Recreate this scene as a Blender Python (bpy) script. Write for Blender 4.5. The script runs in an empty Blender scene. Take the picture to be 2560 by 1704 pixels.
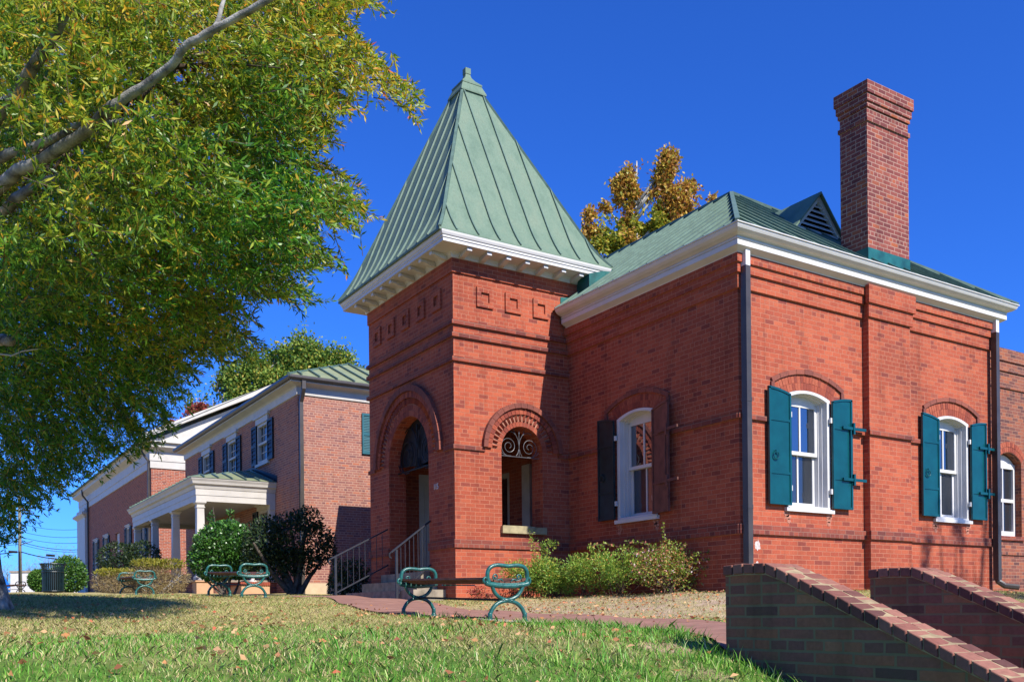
import bpy, math, random
import numpy as np
from mathutils import Vector, Matrix
from mathutils.geometry import tessellate_polygon
rnd = random.Random(7)
PI = math.pi
S = bpy.context.scene
COL = S.collection

# ------------------------------------------------------------------ camera
CAM = np.array([-10.1506, -9.7273, -1.1232])
YAW, ROLL, FPX, PPX, PPY = 0.5674, -0.0104, 2345.7, 1280.0, 1531.6
_F = np.array([math.sin(YAW), math.cos(YAW), 0.0])
_R0 = np.array([math.cos(YAW), -math.sin(YAW), 0.0])
_U0 = np.array([0.0, 0.0, 1.0])
_R = math.cos(ROLL)*_R0 + math.sin(ROLL)*_U0
_U = -math.sin(ROLL)*_R0 + math.cos(ROLL)*_U0
cd = bpy.data.cameras.new('camera')
cam = bpy.data.objects.new('camera', cd)
COL.objects.link(cam)
cd.sensor_width = 36.0
cd.lens = FPX/2560*36.0
cd.shift_x = 0.0
cd.shift_y = (PPY-852.0)/2560
cd.clip_start = 0.05
cd.clip_end = 2000
cam.matrix_world = Matrix(((_R[0], _U[0], -_F[0], CAM[0]), (_R[1], _U[1], -_F[1], CAM[1]), (_R[2], _U[2], -_F[2], CAM[2]), (0, 0, 0, 1)))
S.camera = cam

# ------------------------------------------------------------------ sky, sun, exposure
SUN_EL = math.radians(41.8)
SUN_AZ = math.atan2(0.141, -1.0)
w = bpy.data.worlds.new('World')
S.world = w
w.use_nodes = True
nt = w.node_tree
nt.nodes.clear()
sky = nt.nodes.new('ShaderNodeTexSky')
sky.sky_type = 'NISHITA'
sky.sun_disc = False
sky.sun_elevation = SUN_EL
sky.sun_rotation = SUN_AZ
sky.altitude = 300
sky.air_density = 1.0
sky.dust_density = 0.3
sky.ozone_density = 3.0
hs = nt.nodes.new('ShaderNodeHueSaturation')
hs.inputs['Saturation'].default_value = 1.05
hs.inputs['Value'].default_value = 1.0
bg = nt.nodes.new('ShaderNodeBackground')
bg.inputs['Strength'].default_value = 0.102
wo = nt.nodes.new('ShaderNodeOutputWorld')
nt.links.new(sky.outputs[0], hs.inputs['Color'])
tint = nt.nodes.new('ShaderNodeMixRGB')      # polarising filter: deeper blue
tint.blend_type = 'MULTIPLY'
tint.inputs[0].default_value = 1.0
tint.inputs[2].default_value = (0.20, 0.545, 1.34, 1)
nt.links.new(hs.outputs[0], tint.inputs[1])
nt.links.new(tint.outputs[0], bg.inputs['Color'])
nt.links.new(bg.outputs[0], wo.inputs['Surface'])
sl = bpy.data.lights.new('sun', 'SUN')
sl.energy = 5.0
sl.angle = math.radians(0.5)
sl.color = (1.0, 0.95, 0.87)
so = bpy.data.objects.new('sun', sl)
COL.objects.link(so)
so.rotation_euler = Vector((-0.141, 1.0, -0.905)).to_track_quat('-Z', 'Y').to_euler()
S.view_settings.view_transform = 'Standard'
S.view_settings.look = 'None'
S.view_settings.exposure = 0.68
S.view_settings.gamma = 1.0
S.cycles.max_bounces = 6
S.cycles.diffuse_bounces = 3
S.cycles.transparent_max_bounces = 8
S.cycles.use_denoising = True

# ------------------------------------------------------------------ helpers
def at(px, py, d):
    """world point at depth d along the view axis (survey of the photo)"""
    return CAM + d*(_F + (px-PPX)/FPX*_R - (py-PPY)/FPX*_U)

WL = {}
def wloc(o):
    return WL.get(o.name, Vector((0, 0, 0))) if o else Vector((0, 0, 0))

class MB:
    def __init__(s):
        s.v = []; s.f = []; s.m = []; s.dmi = 0
    def add(s, vs, fs, mi=0):
        b = len(s.v)
        s.v += [tuple(map(float, p)) for p in vs]
        for f in fs:
            s.f.append([b+i for i in f]); s.m.append(mi or s.dmi)
        return s
    def hexa(s, p, mi=0):
        return s.add(p, [(3, 2, 1, 0), (4, 5, 6, 7), (0, 1, 5, 4), (1, 2, 6, 5), (2, 3, 7, 6), (3, 0, 4, 7)], mi)
    def box(s, x0, x1, y0, y1, z0, z1, mi=0):
        return s.hexa([(x0, y0, z0), (x1, y0, z0), (x1, y1, z0), (x0, y1, z0), (x0, y0, z1), (x1, y0, z1), (x1, y1, z1), (x0, y1, z1)], mi)
    def pbox(s, P, u0, u1, z0, z1, o0, o1, mi=0):
        return s.hexa([P(u0, z0, o1), P(u1, z0, o1), P(u1, z0, o0), P(u0, z0, o0), P(u0, z1, o1), P(u1, z1, o1), P(u1, z1, o0), P(u0, z1, o0)], mi)
    def bar(s, a, b, wx, wz, up=(0, 0, 1), mi=0):
        a = Vector(a); b = Vector(b); d = (b-a).normalized()
        x = d.cross(Vector(up)).normalized()*wx/2
        z = x.cross(d).normalized()*wz/2
        return s.hexa([a-x-z, a+x-z, b+x-z, b-x-z, a-x+z, a+x+z, b+x+z, b-x+z], mi)
    def loft(s, loops, cap=True, closed=True, mi=0):
        n = len(loops[0]); vs = [p for l in loops for p in l]; fs = []
        for k in range(len(loops)-1):
            for i in range(n if closed else n-1):
                j = (i+1) % n
                fs.append((k*n+i, k*n+j, (k+1)*n+j, (k+1)*n+i))
        if cap:
            fs.append(tuple(reversed(range(n)))); fs.append(tuple((len(loops)-1)*n+i for i in range(n)))
        return s.add(vs, fs, mi)
    def tube(s, pts, r, n=8, cap=True, mi=0, flat=1.0):
        pts = [Vector(p) for p in pts]; loops = []
        rr = r if isinstance(r, (list, tuple)) else [r]*len(pts)
        ref = Vector((0.31, 0.17, 0.93))
        for i, p in enumerate(pts):
            t = (pts[min(i+1, len(pts)-1)]-pts[max(i-1, 0)])
            if t.length < 1e-9: t = Vector((0, 0, 1))
            t.normalize()
            if abs(t.dot(ref)) > 0.97: ref = Vector((0.9, 0.3, 0.1))
            a = t.cross(ref).normalized(); b = a.cross(t).normalized()
            ref = b
            loops.append([p+(a*math.cos(2*PI*k/n)*flat+b*math.sin(2*PI*k/n))*rr[i] for k in range(n)])
        return s.loft(loops, cap, True, mi)
    def lathe(s, c, prof, n=20, mi=0):
        c = Vector(c)
        return s.loft([[c+Vector((r*math.cos(2*PI*k/n), r*math.sin(2*PI*k/n), z)) for k in range(n)] for r, z in prof], True, True, mi)
    def squares(s, c, prof, mi=0):
        return s.loft([[(c[0]-hx, c[1]-hy, z), (c[0]+hx, c[1]-hy, z), (c[0]+hx, c[1]+hy, z), (c[0]-hx, c[1]+hy, z)] for hx, hy, z in prof], True, True, mi)
    def prism(s, poly, vec, mi=0):
        vec = Vector(vec); a = [Vector(p) for p in poly]
        return s.loft([a, [p+vec for p in a]], True, True, mi)
    def wall(s, P, outline, holes=(), depth=0.3, mi=0):
        polys = [outline]+list(holes)
        tri = tessellate_polygon([[Vector((u, z, 0)) for u, z in p] for p in polys])
        flat = [q for p in polys for q in p]
        s.add([P(u, z, 0) for u, z in flat], [tuple(t) for t in tri], mi)
        if depth:
            for h in holes:
                n = len(h); vs = [P(u, z, 0) for u, z in h]+[P(u, z, -depth) for u, z in h]
                s.add(vs, [(i, (i+1) % n, n+(i+1) % n, n+i) for i in range(n)], mi)
        return s
    def ring(s, P, cu, cz, r0, r1, a0, a1, n, o0, o1, gap=0.12, mi=0, twist=0.0):
        for k in range(n):
            b0 = a0+(a1-a0)*(k+gap/2)/n; b1 = a0+(a1-a0)*(k+1-gap/2)/n
            c = [(r0, b0), (r0, b1), (r1, b1), (r1, b0)]
            q = [(cu+r*math.cos(a), cz+r*math.sin(a)) for r, a in c]
            t = rnd.uniform(-.002, .002)
            s.hexa([P(u, z, o0) for u, z in q]+[P(u, z, o1+t) for u, z in q], mi)
        return s
    def build(s, name, mats, parent=None, smooth=False, loc=None):
        off = wloc(parent) if loc is None else Vector(loc)
        me = bpy.data.meshes.new(name)
        va = np.array(s.v, dtype=np.float64)-np.array(off)
        me.from_pydata([tuple(p) for p in va], [], s.f)
        mats = mats if isinstance(mats, (list, tuple)) else [mats]
        for m in mats: me.materials.append(m)
        if len(mats) > 1: me.polygons.foreach_set('material_index', s.m)
        me.update()
        uv = me.uv_layers.new(name='UVMap')
        for p in me.polygons:
            nx, ny, nz = p.normal
            for li in p.loop_indices:
                x, y, z = s.v[me.loops[li].vertex_index]
                if abs(nz) > 0.8: c = (x, y)
                elif abs(nx) >= abs(ny): c = (y, z)
                else: c = (x, z)
                uv.data[li].uv = c
        if smooth:
            me.polygons.foreach_set('use_smooth', [True]*len(me.polygons))
        o = bpy.data.objects.new(name, me)
        COL.objects.link(o)
        if parent is not None:
            o.parent = parent; WL[o.name] = wloc(parent)
        else:
            o.location = off; WL[o.name] = off
        return o

def tag(o, label=None, cat=None, group=None, kind=None):
    if label: o['label'] = label
    if cat: o['category'] = cat
    if group: o['group'] = group
    if kind: o['kind'] = kind
    return o
def thing(name, label, cat, loc=(0, 0, 0), group=None):
    o = bpy.data.objects.new(name, None)
    o.empty_display_size = 0.3
    COL.objects.link(o); o.location = loc; WL[o.name] = Vector(loc)
    return tag(o, label, cat, group)
def copy_tree(o, parent=None):
    c = o.copy(); COL.objects.link(c)
    if parent is not None: c.parent = parent
    for ch in list(o.children): copy_tree(ch, c)
    return c
def raw_mesh(name, V, Fq, mat, parent=None, loc=(0, 0, 0), smooth=False):
    """big numpy meshes: V (n,3), Fq (m,k)"""
    off = np.array(wloc(parent) if parent is not None else loc, dtype=np.float64)
    me = bpy.data.meshes.new(name)
    V = (np.asarray(V)-off).astype(np.float32); Fq = np.asarray(Fq, dtype=np.int32); m, k = Fq.shape
    me.vertices.add(len(V)); me.vertices.foreach_set('co', V.ravel())
    me.loops.add(m*k); me.loops.foreach_set('vertex_index', Fq.ravel())
    me.polygons.add(m)
    me.polygons.foreach_set('loop_start', np.arange(0, m*k, k, dtype=np.int32))
    if smooth: me.polygons.foreach_set('use_smooth', np.ones(m, dtype=bool))
    me.update(calc_edges=True); me.materials.append(mat)
    o = bpy.data.objects.new(name, me); COL.objects.link(o)
    if parent is not None: o.parent = parent; WL[o.name] = wloc(parent)
    else: o.location = tuple(off); WL[o.name] = Vector(tuple(off))
    return o

# ------------------------------------------------------------------ materials
class NT:
    def __init__(s, name):
        s.mat = bpy.data.materials.new(name); s.mat.use_nodes = True
        s.t = s.mat.node_tree; s.t.nodes.clear()
        s.out = s.t.nodes.new('ShaderNodeOutputMaterial')
        s.b = s.t.nodes.new('ShaderNodeBsdfPrincipled')
        s.t.links.new(s.b.outputs[0], s.out.inputs[0])
    def n(s, typ, **kw):
        nd = s.t.nodes.new('ShaderNode'+typ)
        for k, v in kw.items(): setattr(nd, k, v)
        return nd
    def l(s, a, b): s.t.links.new(a, b)
    def set(s, nd, **kw):
        for k, v in kw.items(): nd.inputs[k.replace('_', ' ')].default_value = v
        return nd
    def noise(s, scale, detail=4.0, vec=None, rough=0.55):
        nd = s.n('TexNoise'); s.set(nd, Scale=scale, Detail=detail, Roughness=rough)
        if vec is not None: s.l(vec, nd.inputs['Vector'])
        return nd.outputs['Fac']
    def ramp(s, fac, stops, interp='LINEAR'):
        nd = s.n('ValToRGB'); cr = nd.color_ramp; cr.interpolation = interp
        while len(cr.elements) < len(stops): cr.elements.new(0.5)
        for e, (p, c) in zip(cr.elements, stops):
            e.position = p; e.color = (*c, 1) if len(c) == 3 else c
        s.l(fac, nd.inputs[0]); return nd.outputs[0]
    def mix(s, fac, a, b, blend='MIX'):
        nd = s.n('MixRGB', blend_type=blend)
        for i, q in enumerate((fac, a, b)):
            if isinstance(q, (int, float)): nd.inputs[i].default_value = q
            elif isinstance(q, tuple): nd.inputs[i].default_value = (*q, 1)
            else: s.l(q, nd.inputs[i])
        return nd.outputs[0]
    def math(s, op, a, b=0.0, clamp=False):
        nd = s.n('Math', operation=op); nd.use_clamp = clamp
        for i, q in enumerate((a, b)):
            if isinstance(q, (int, float)): nd.inputs[i].default_value = q
            else: s.l(q, nd.inputs[i])
        return nd.outputs[0]
    def pos(s): return s.n('NewGeometry').outputs['Position']
    def island(s): return s.n('NewGeometry').outputs['Random Per Island']
    def bump(s, h, strength=0.5, dist=0.01):
        nd = s.n('Bump'); s.set(nd, Strength=strength, Distance=dist)
        s.l(h, nd.inputs['Height']); s.l(nd.outputs[0], s.b.inputs['Normal'])
    def color(s, c):
        if isinstance(c, tuple): s.b.inputs['Base Color'].default_value = (*c, 1)
        else: s.l(c, s.b.inputs['Base Color'])
    def rough(s, r, spec=0.5):
        s.b.inputs['Roughness'].default_value = r
        s.b.inputs['Specular IOR Level'].default_value = spec

ALB = 0.70
def plain(name, c, rough=0.5, spec=0.5, var=0.12, scale=6.0, bump=0.0, metal=0.0):
    c = tuple(x*ALB for x in c)
    m = NT(name)
    f = m.noise(scale, 5, m.pos())
    lo = tuple(x*(1-var*2) for x in c); hi = tuple(min(1, x*(1+var)) for x in c)
    m.color(m.ramp(f, [(0.3, lo), (0.6, c), (0.8, hi)])); m.rough(rough, spec)
    m.b.inputs['Metallic'].default_value = metal
    if bump: m.bump(m.noise(scale*8, 4, m.pos()), bump, 0.01)
    return m.mat

def brick_mat(name, pal, mortar, bw=0.21, rh=0.07, ms=0.0055, soot=0.35, moss=0.0, freq=7, blotch=(0.16, 0.035, 0.025), bumpd=0.006, streak=0.6):
    pal = [(p, tuple(x*ALB for x in c)) for p, c in pal]; mortar = tuple(x*ALB for x in mortar); blotch = tuple(x*ALB for x in blotch)
    m = NT(name)
    uv = m.n('TexCoord').outputs['UV']
    wob = m.n('TexNoise'); m.set(wob, Scale=9.0, Detail=2.0); m.l(uv, wob.inputs['Vector'])
    vm = m.n('VectorMath', operation='MULTIPLY_ADD'); m.l(wob.outputs['Color'], vm.inputs[0])
    vm.inputs[1].default_value = (0.006, 0.008, 0); m.l(uv, vm.inputs[2])
    bt = m.n('TexBrick', offset=0.5, offset_frequency=2, squash=0.5, squash_frequency=freq)
    m.l(vm.outputs[0], bt.inputs['Vector'])
    m.set(bt, Scale=1.0, Mortar_Size=ms, Mortar_Smooth=0.15, Bias=0.0, Brick_Width=bw, Row_Height=rh)
    bt.inputs['Color1'].default_value = (0, 0, 0, 1); bt.inputs['Color2'].default_value = (1, 1, 1, 1); bt.inputs['Mortar'].default_value = (0.5, 0.5, 0.5, 1)
    bc = m.ramp(bt.outputs['Color'], pal)
    n1 = m.noise(0.55, 5, uv, 0.6)
    bc = m.mix(m.math('MULTIPLY', m.ramp(n1, [(0.42, (0, 0, 0)), (0.72, (1, 1, 1))]), soot), bc, blotch, 'MIX')
    n2 = m.noise(38, 4, uv)
    bc = m.mix(0.45, bc, m.ramp(n2, [(0.25, (0.55, 0.55, 0.55)), (0.6, (1, 1, 1)), (0.8, (1.25, 1.2, 1.15))]), 'MULTIPLY')
    smp = m.n('Mapping'); smp.inputs['Scale'].default_value = (5.0, .55, 1); m.l(uv, smp.inputs[0])
    st = m.ramp(m.noise(1.0, 5, smp.outputs[0], .6), [(.30, (.62, .60, .60)), (.46, (1, 1, 1)), (.72, (1.06, 1.05, 1.04))])
    mo = m.mix(m.noise(3.0, 4, uv), mortar, tuple(x*0.55 for x in mortar))
    c = m.mix(bt.outputs['Fac'], bc, mo)
    c = m.mix(streak, c, st, 'MULTIPLY')
    if moss:
        g = m.ramp(m.noise(2.6, 5, m.pos(), 0.6), [(0.42, (0, 0, 0)), (0.68, (1, 1, 1))])
        c = m.mix(m.math('MULTIPLY', g, moss), c, (0.10, 0.09, 0.032))
    m.color(c); m.rough(0.9, 0.25)
    h = m.math('ADD', m.math('MULTIPLY', bt.outputs['Fac'], -1.0), m.math('MULTIPLY', n2, 0.35))
    m.bump(h, 0.6, bumpd)
    return m.mat

def block_mat(name, pal, rough=0.9):
    pal = [(p, tuple(x*ALB for x in c)) for p, c in pal]
    m = NT(name)
    c = m.ramp(m.island(), pal)
    n2 = m.noise(30, 4, m.pos())
    m.color(m.mix(0.5, c, m.ramp(n2, [(0.25, (0.5, 0.5, 0.5)), (0.6, (1, 1, 1)), (0.8, (1.2, 1.15, 1.1))]), 'MULTIPLY'))
    m.rough(rough, 0.25); m.bump(n2, 0.4, 0.006)
    return m.mat

def leaf_mat(name, pal, trans=0.35, rough=0.5, spec=0.4, patch=None):
    m = NT(name)
    c = m.ramp(m.island(), pal)
    if patch:
        g = m.ramp(m.noise(patch[0], 3, m.pos()), [(0.4, (0, 0, 0)), (0.62, (1, 1, 1))])
        c = m.mix(m.math('MULTIPLY', g, patch[2]), c, patch[1])
    m.color(c); m.rough(rough, spec)
    tr = m.n('BsdfTranslucent'); m.l(c, tr.inputs[0])
    mx = m.n('MixShader'); mx.inputs[0].default_value = trans
    m.l(m.b.outputs[0], mx.inputs[1]); m.l(tr.outputs[0], mx.inputs[2]); m.l(mx.outputs[0], m.out.inputs[0])
    return m.mat

def glass_mat(name, refl=0.4, dark=(0.012, 0.014, 0.016)):
    m = NT(name)
    m.color(dark); m.rough(0.3, 0.2)
    g = m.n('BsdfGlossy'); g.inputs['Roughness'].default_value = 0.015; g.inputs['Color'].default_value = (0.9, 0.95, 1, 1)
    nb = m.n('Bump'); m.set(nb, Strength=0.06, Distance=0.02); m.l(m.noise(2.2, 2, m.pos()), nb.inputs['Height']); m.l(nb.outputs[0], g.inputs['Normal'])
    mx = m.n('MixShader'); mx.inputs[0].default_value = refl
    m.l(m.b.outputs[0], mx.inputs[1]); m.l(g.outputs[0], mx.inputs[2]); m.l(mx.outputs[0], m.out.inputs[0])
    return m.mat

def roof_mat(name, a, b, c):
    a, b, c = (tuple(x*ALB for x in q) for q in (a, b, c))
    m = NT(name)
    mp = m.n('Mapping'); mp.inputs['Scale'].default_value = (3.0, 3.0, 0.5); m.l(m.pos(), mp.inputs[0])
    f = m.noise(1.3, 6, mp.outputs[0], 0.6)
    col = m.ramp(f, [(0.28, a), (0.5, b), (0.75, c)])
    s2 = m.noise(14, 3, mp.outputs[0])
    col = m.mix(0.6, col, m.ramp(s2, [(0.3, (0.75, 0.75, 0.75)), (0.7, (1.08, 1.08, 1.08))]), 'MULTIPLY')
    m.color(col); m.rough(0.6, 0.22); m.bump(m.noise(1.6, 2, m.pos()), 0.25, 0.05)
    return m.mat

K = {}
PAL_MAIN = [(0.0, (0.30, 0.072, 0.052)), (0.14, (0.48, 0.103, 0.054)), (0.6, (0.565, 0.124, 0.060)), (0.9, (0.61, 0.150, 0.072)), (1.0, (0.40, 0.105, 0.066))]
K['brick'] = brick_mat('brick_red', PAL_MAIN, (0.70, 0.28, 0.17), soot=0.5, ms=0.0048, bw=0.19)
K['brick_band'] = brick_mat('brick_band', [(0, (0.20, 0.055, 0.045)), (0.5, (0.36, 0.085, 0.055)), (1, (0.45, 0.11, 0.06))], (0.45, 0.22, 0.16), soot=0.5, freq=99, blotch=(0.12, 0.05, 0.045))
K['brick_chim'] = brick_mat('brick_chimney', [(0, (0.20, 0.05, 0.05)), (0.5, (0.33, 0.08, 0.065)), (0.85, (0.40, 0.11, 0.08)), (1, (0.55, 0.14, 0.05))], (0.60, 0.36, 0.28), ms=0.0075, bw=0.19, soot=0.6, freq=7, blotch=(0.15, 0.05, 0.05))
K['brick_h2'] = brick_mat('brick_mauve', [(0, (0.26, 0.115, 0.11)), (0.4, (0.44, 0.165, 0.115)), (0.7, (0.40, 0.19, 0.15)), (1, (0.56, 0.175, 0.09))], (0.72, 0.42, 0.30), bw=0.235, rh=0.0733, ms=0.0105, soot=0.12, freq=6, blotch=(0.35, 0.17, 0.15))
K['brick_h3'] = brick_mat('brick_orange', [(0, (0.20, 0.06, 0.05)), (0.3, (0.42, 0.10, 0.055)), (1, (0.5, 0.13, 0.06))], (0.70, 0.45, 0.34), bw=0.235, rh=0.0733, ms=0.010, soot=0.1)
K['brick_annex'] = brick_mat('brick_brown', [(0, (0.14, 0.06, 0.055)), (0.4, (0.30, 0.10, 0.07)), (0.8, (0.42, 0.13, 0.07)), (1, (0.48, 0.15, 0.07))], (0.55, 0.30, 0.2), soot=0.4, blotch=(0.16, 0.09, 0.08))
K['brick_cheek'] = brick_mat('brick_mossy', [(0, (0.14, 0.075, 0.055)), (0.35, (0.40, 0.145, 0.09)), (0.8, (0.52, 0.19, 0.085)), (1, (0.60, 0.25, 0.11))], (0.40, 0.30, 0.15), bw=0.265, rh=0.068, ms=0.008, soot=0.5, moss=0.35, freq=5, blotch=(0.17, 0.12, 0.10), bumpd=0.012)
K['block'] = block_mat('brick_block', [(0, (0.28, 0.065, 0.045)), (0.5, (0.44, 0.10, 0.055)), (1, (0.52, 0.14, 0.075))])
K['block_dark'] = block_mat('brick_block_dark', [(0, (0.22, 0.075, 0.06)), (1, (0.38, 0.115, 0.075))])
K['cap'] = block_mat('cap_brick', [(0, (0.13, 0.055, 0.045)), (0.4, (0.31, 0.12, 0.085)), (1, (0.42, 0.19, 0.13))])
K['mortar'] = plain('mortar', (0.50, 0.38, 0.22), 0.95, 0.1, 0.2, 9)
K['mortar_red'] = plain('mortar_red', (0.50, 0.25, 0.17), 0.95, 0.1, 0.2, 9)
K['white'] = plain('white_paint', (0.84, 0.82, 0.79), 0.45, 0.4, 0.05, 3)
K['white_h2'] = plain('white_paint_muted', (0.68, 0.635, 0.56), 0.5, 0.4, 0.06, 3)  # duller, warmer white than the main trim
K['white_old'] = plain('cream_paint', (0.68, 0.60, 0.50), 0.55, 0.3, 0.10, 4)
K['roof'] = roof_mat('roof_green', (0.14, 0.225, 0.155), (0.19, 0.28, 0.195), (0.23, 0.30, 0.205))
K['roof_h2'] = roof_mat('roof_sage', (0.22, 0.27, 0.15), (0.30, 0.345, 0.19), (0.36, 0.38, 0.21))
K['seam'] = plain('roof_seam', (0.15, 0.24, 0.185), 0.5, 0.4, 0.15)
K['flash'] = plain('flashing_teal', (0.025, 0.17, 0.15), 0.35, 0.5, 0.25, 5)
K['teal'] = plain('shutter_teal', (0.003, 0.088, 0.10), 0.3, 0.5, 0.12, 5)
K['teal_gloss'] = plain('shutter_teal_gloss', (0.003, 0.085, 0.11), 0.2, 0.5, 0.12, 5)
K['shut_shade'] = plain('shutter_shaded', (0.006, 0.03, 0.036), 0.5, 0.35, 0.3, 6)  # shutter teal with the west wall's shade darkened into the colour
K['teal_gloss'].node_tree.nodes['Principled BSDF'].inputs['IOR'].default_value = 1.55
K['iron_teal'] = plain('bench_teal_paint', (0.025, 0.16, 0.135), 0.3, 0.5, 0.25, 14, 0.2)
K['iron_dark'] = plain('iron_black', (0.02, 0.02, 0.022), 0.6, 0.25, 0.2, 10)
K['rail'] = plain('rail_metal', (0.03, 0.033, 0.045), 0.5, 0.4, 0.2, 10)
K['grille'] = plain('grille_grey', (0.15, 0.15, 0.165), 0.45, 0.5, 0.1, 10)
K['spout'] = plain('downspout_brown', (0.075, 0.062, 0.052), 0.4, 0.5, 0.15, 4)
K['stone'] = plain('stone_tan', (0.50, 0.42, 0.24), 0.85, 0.2, 0.2, 7, 0.2)
K['step'] = plain('stone_step', (0.42, 0.35, 0.26), 0.85, 0.2, 0.22, 6, 0.2)
K['conc'] = plain('concrete', (0.46, 0.38, 0.30), 0.9, 0.2, 0.15, 6, 0.2)
K['stucco'] = plain('stucco_peach', (0.70, 0.42, 0.24), 0.9, 0.15, 0.08, 5)
K['stucco_cream'] = plain('stucco_cream', (0.72, 0.55, 0.36), 0.9, 0.15, 0.08, 5)
K['bark'] = plain('bark_grey', (0.50, 0.47, 0.41), 0.95, 0.15, 0.42, 9, 0.9)
K['twig'] = plain('twig_brown', (0.16, 0.115, 0.08), 0.9, 0.15, 0.3, 10)
K['bark_dark'] = plain('bark_brown', (0.20, 0.165, 0.13), 0.95, 0.15, 0.35, 11, 0.8)
K['white_bark'] = plain('bark_white', (0.6, 0.57, 0.5), 0.9, 0.15, 0.25, 3)
K['glass'] = glass_mat('window_glass', 0.26)
K['glass_dull'] = glass_mat('window_glass_dull', 0.12, (0.02, 0.022, 0.025))
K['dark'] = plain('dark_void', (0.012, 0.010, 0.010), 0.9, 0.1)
K['shut_dark'] = plain('shutter_dark', (0.012, 0.016, 0.022), 0.5, 0.4, 0.15)
K['can'] = plain('bin_teal', (0.008, 0.03, 0.038), 0.4, 0.5, 0.2, 8)
K['wood'] = plain('bench_wood', (0.20, 0.085, 0.05), 0.7, 0.25, 0.25, 12)
K['terra'] = plain('urn_brown', (0.25, 0.13, 0.09), 0.7, 0.3)
K['door'] = plain('door_cream', (0.72, 0.70, 0.64), 0.5, 0.4, 0.05)

# ------------------------------------------------------------------ ground
ZY = ([-400, -9.2, -5.6, -5.0, -1.6, .7, 5, 8, 12, 17, 25, 36, 44, 48, 60, 100, 700],
      [-2.7, -2.65, -1.44, -1.315, -1.22, -1.155, -.87, -.76, -.65, -.5, -.28, -.02, .1, .12, .5, .6, .6])
def sstep(t):
    t = np.clip(t, 0, 1); return t*t*(3-2*t)
def hgt(x, y):
    x = np.asarray(x, float); y = np.asarray(y, float)
    zy = np.interp(y, *ZY)
    dx = np.maximum(np.maximum(0-x, x-40), 0); dy = np.maximum(np.maximum(0-y, y-11), 0)
    ww = sstep(np.hypot(dx, dy)/3.4)
    z = -.84*(1-ww)+zy*ww
    z = z+.018*np.sin(x*1.9+y*.7)*np.sin(y*1.3-x*.4)+.01*np.sin(x*4.1-y*3.3)
    r = np.hypot(x+9.85, y-1.0)
    z = z+.10*np.exp(-(r/1.1)**2)
    return z
def hz(x, y): return float(hgt(x, y))
def axis(segs, extra=()):
    a = []
    for lo, hi, st in segs: a += list(np.arange(lo, hi, st))
    return np.array(sorted(set(np.round(a, 4)) | set(extra)))
gx = axis([(-600, -40, 60), (-40, -14, 1.3), (-14, 12, .2), (12, 40, 1.4), (40, 601, 60)], (-5.66, -5.64, -4.21, -4.19))
gy = axis([(-400, -20, 40), (-20, -10, 1), (-10, 14, .2), (14, 62, .6), (62, 120, 4), (120, 900, 60)], (-5.41, -5.39))
GX, GY = np.meshgrid(gx, gy)
GZ = hgt(GX, GY)
GZ[(GX > -5.65) & (GX < -4.2) & (GY < -5.4)] = -3.2
nx = len(gx)
ii, jj = np.meshgrid(np.arange(nx-1), np.arange(len(gy)-1))
q0 = (jj*nx+ii).ravel()
mg = NT('lawn_ground')
ps = mg.pos()
sx = mg.n('SeparateXYZ'); mg.l(ps, sx.inputs[0])
gr = mg.math('MULTIPLY', mg.math('SUBTRACT', -2.2, sx.outputs['Y']), .30)
gf = mg.math('ADD', gr, mg.math('MULTIPLY', mg.math('SUBTRACT', mg.noise(.55, 5, ps), .5), 2.6), clamp=True)
dry = mg.ramp(mg.noise(7, 6, ps, .7), [(.3, (.15, .125, .05)), (.5, (.35, .29, .12)), (.7, (.50, .41, .21))])
grn = mg.ramp(mg.noise(9, 6, ps, .7), [(.3, (.035, .075, .012)), (.55, (.085, .16, .026)), (.75, (.22, .22, .07))])
soil = mg.ramp(mg.noise(5, 6, ps, .7), [(.3, (.20, .13, .075)), (.7, (.40, .30, .19))])
c0 = mg.mix(gf, dry, grn)
c0 = mg.mix(mg.ramp(mg.noise(.9, 5, ps), [(.60, (0, 0, 0)), (.68, (1, 1, 1))]), c0, soil)
dv = mg.n('VectorMath', operation='DISTANCE'); mg.l(ps, dv.inputs[0]); dv.inputs[1].default_value = (-1.7, .3, -1.0)
be = mg.math('MULTIPLY', mg.math('SUBTRACT', 3.3, dv.outputs['Value']), .55, True)
be = mg.math('MULTIPLY', be, mg.ramp(mg.noise(2.6, 5, ps, .65), [(.38, (.25, .25, .25)), (.6, (1, 1, 1))]))
c0 = mg.mix(be, c0, mg.ramp(mg.noise(6, 6, ps, .7), [(.3, (.24, .165, .115)), (.7, (.46, .345, .25))]))
mg.color(c0); mg.rough(.95, .1); mg.bump(mg.noise(40, 5, ps), .8, .02)
ground = raw_mesh('ground', np.stack([GX.ravel(), GY.ravel(), GZ.ravel()], 1), np.stack([q0, q0+1, q0+nx+1, q0+nx], 1), mg.mat, smooth=True)
tag(ground, kind='structure')

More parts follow.
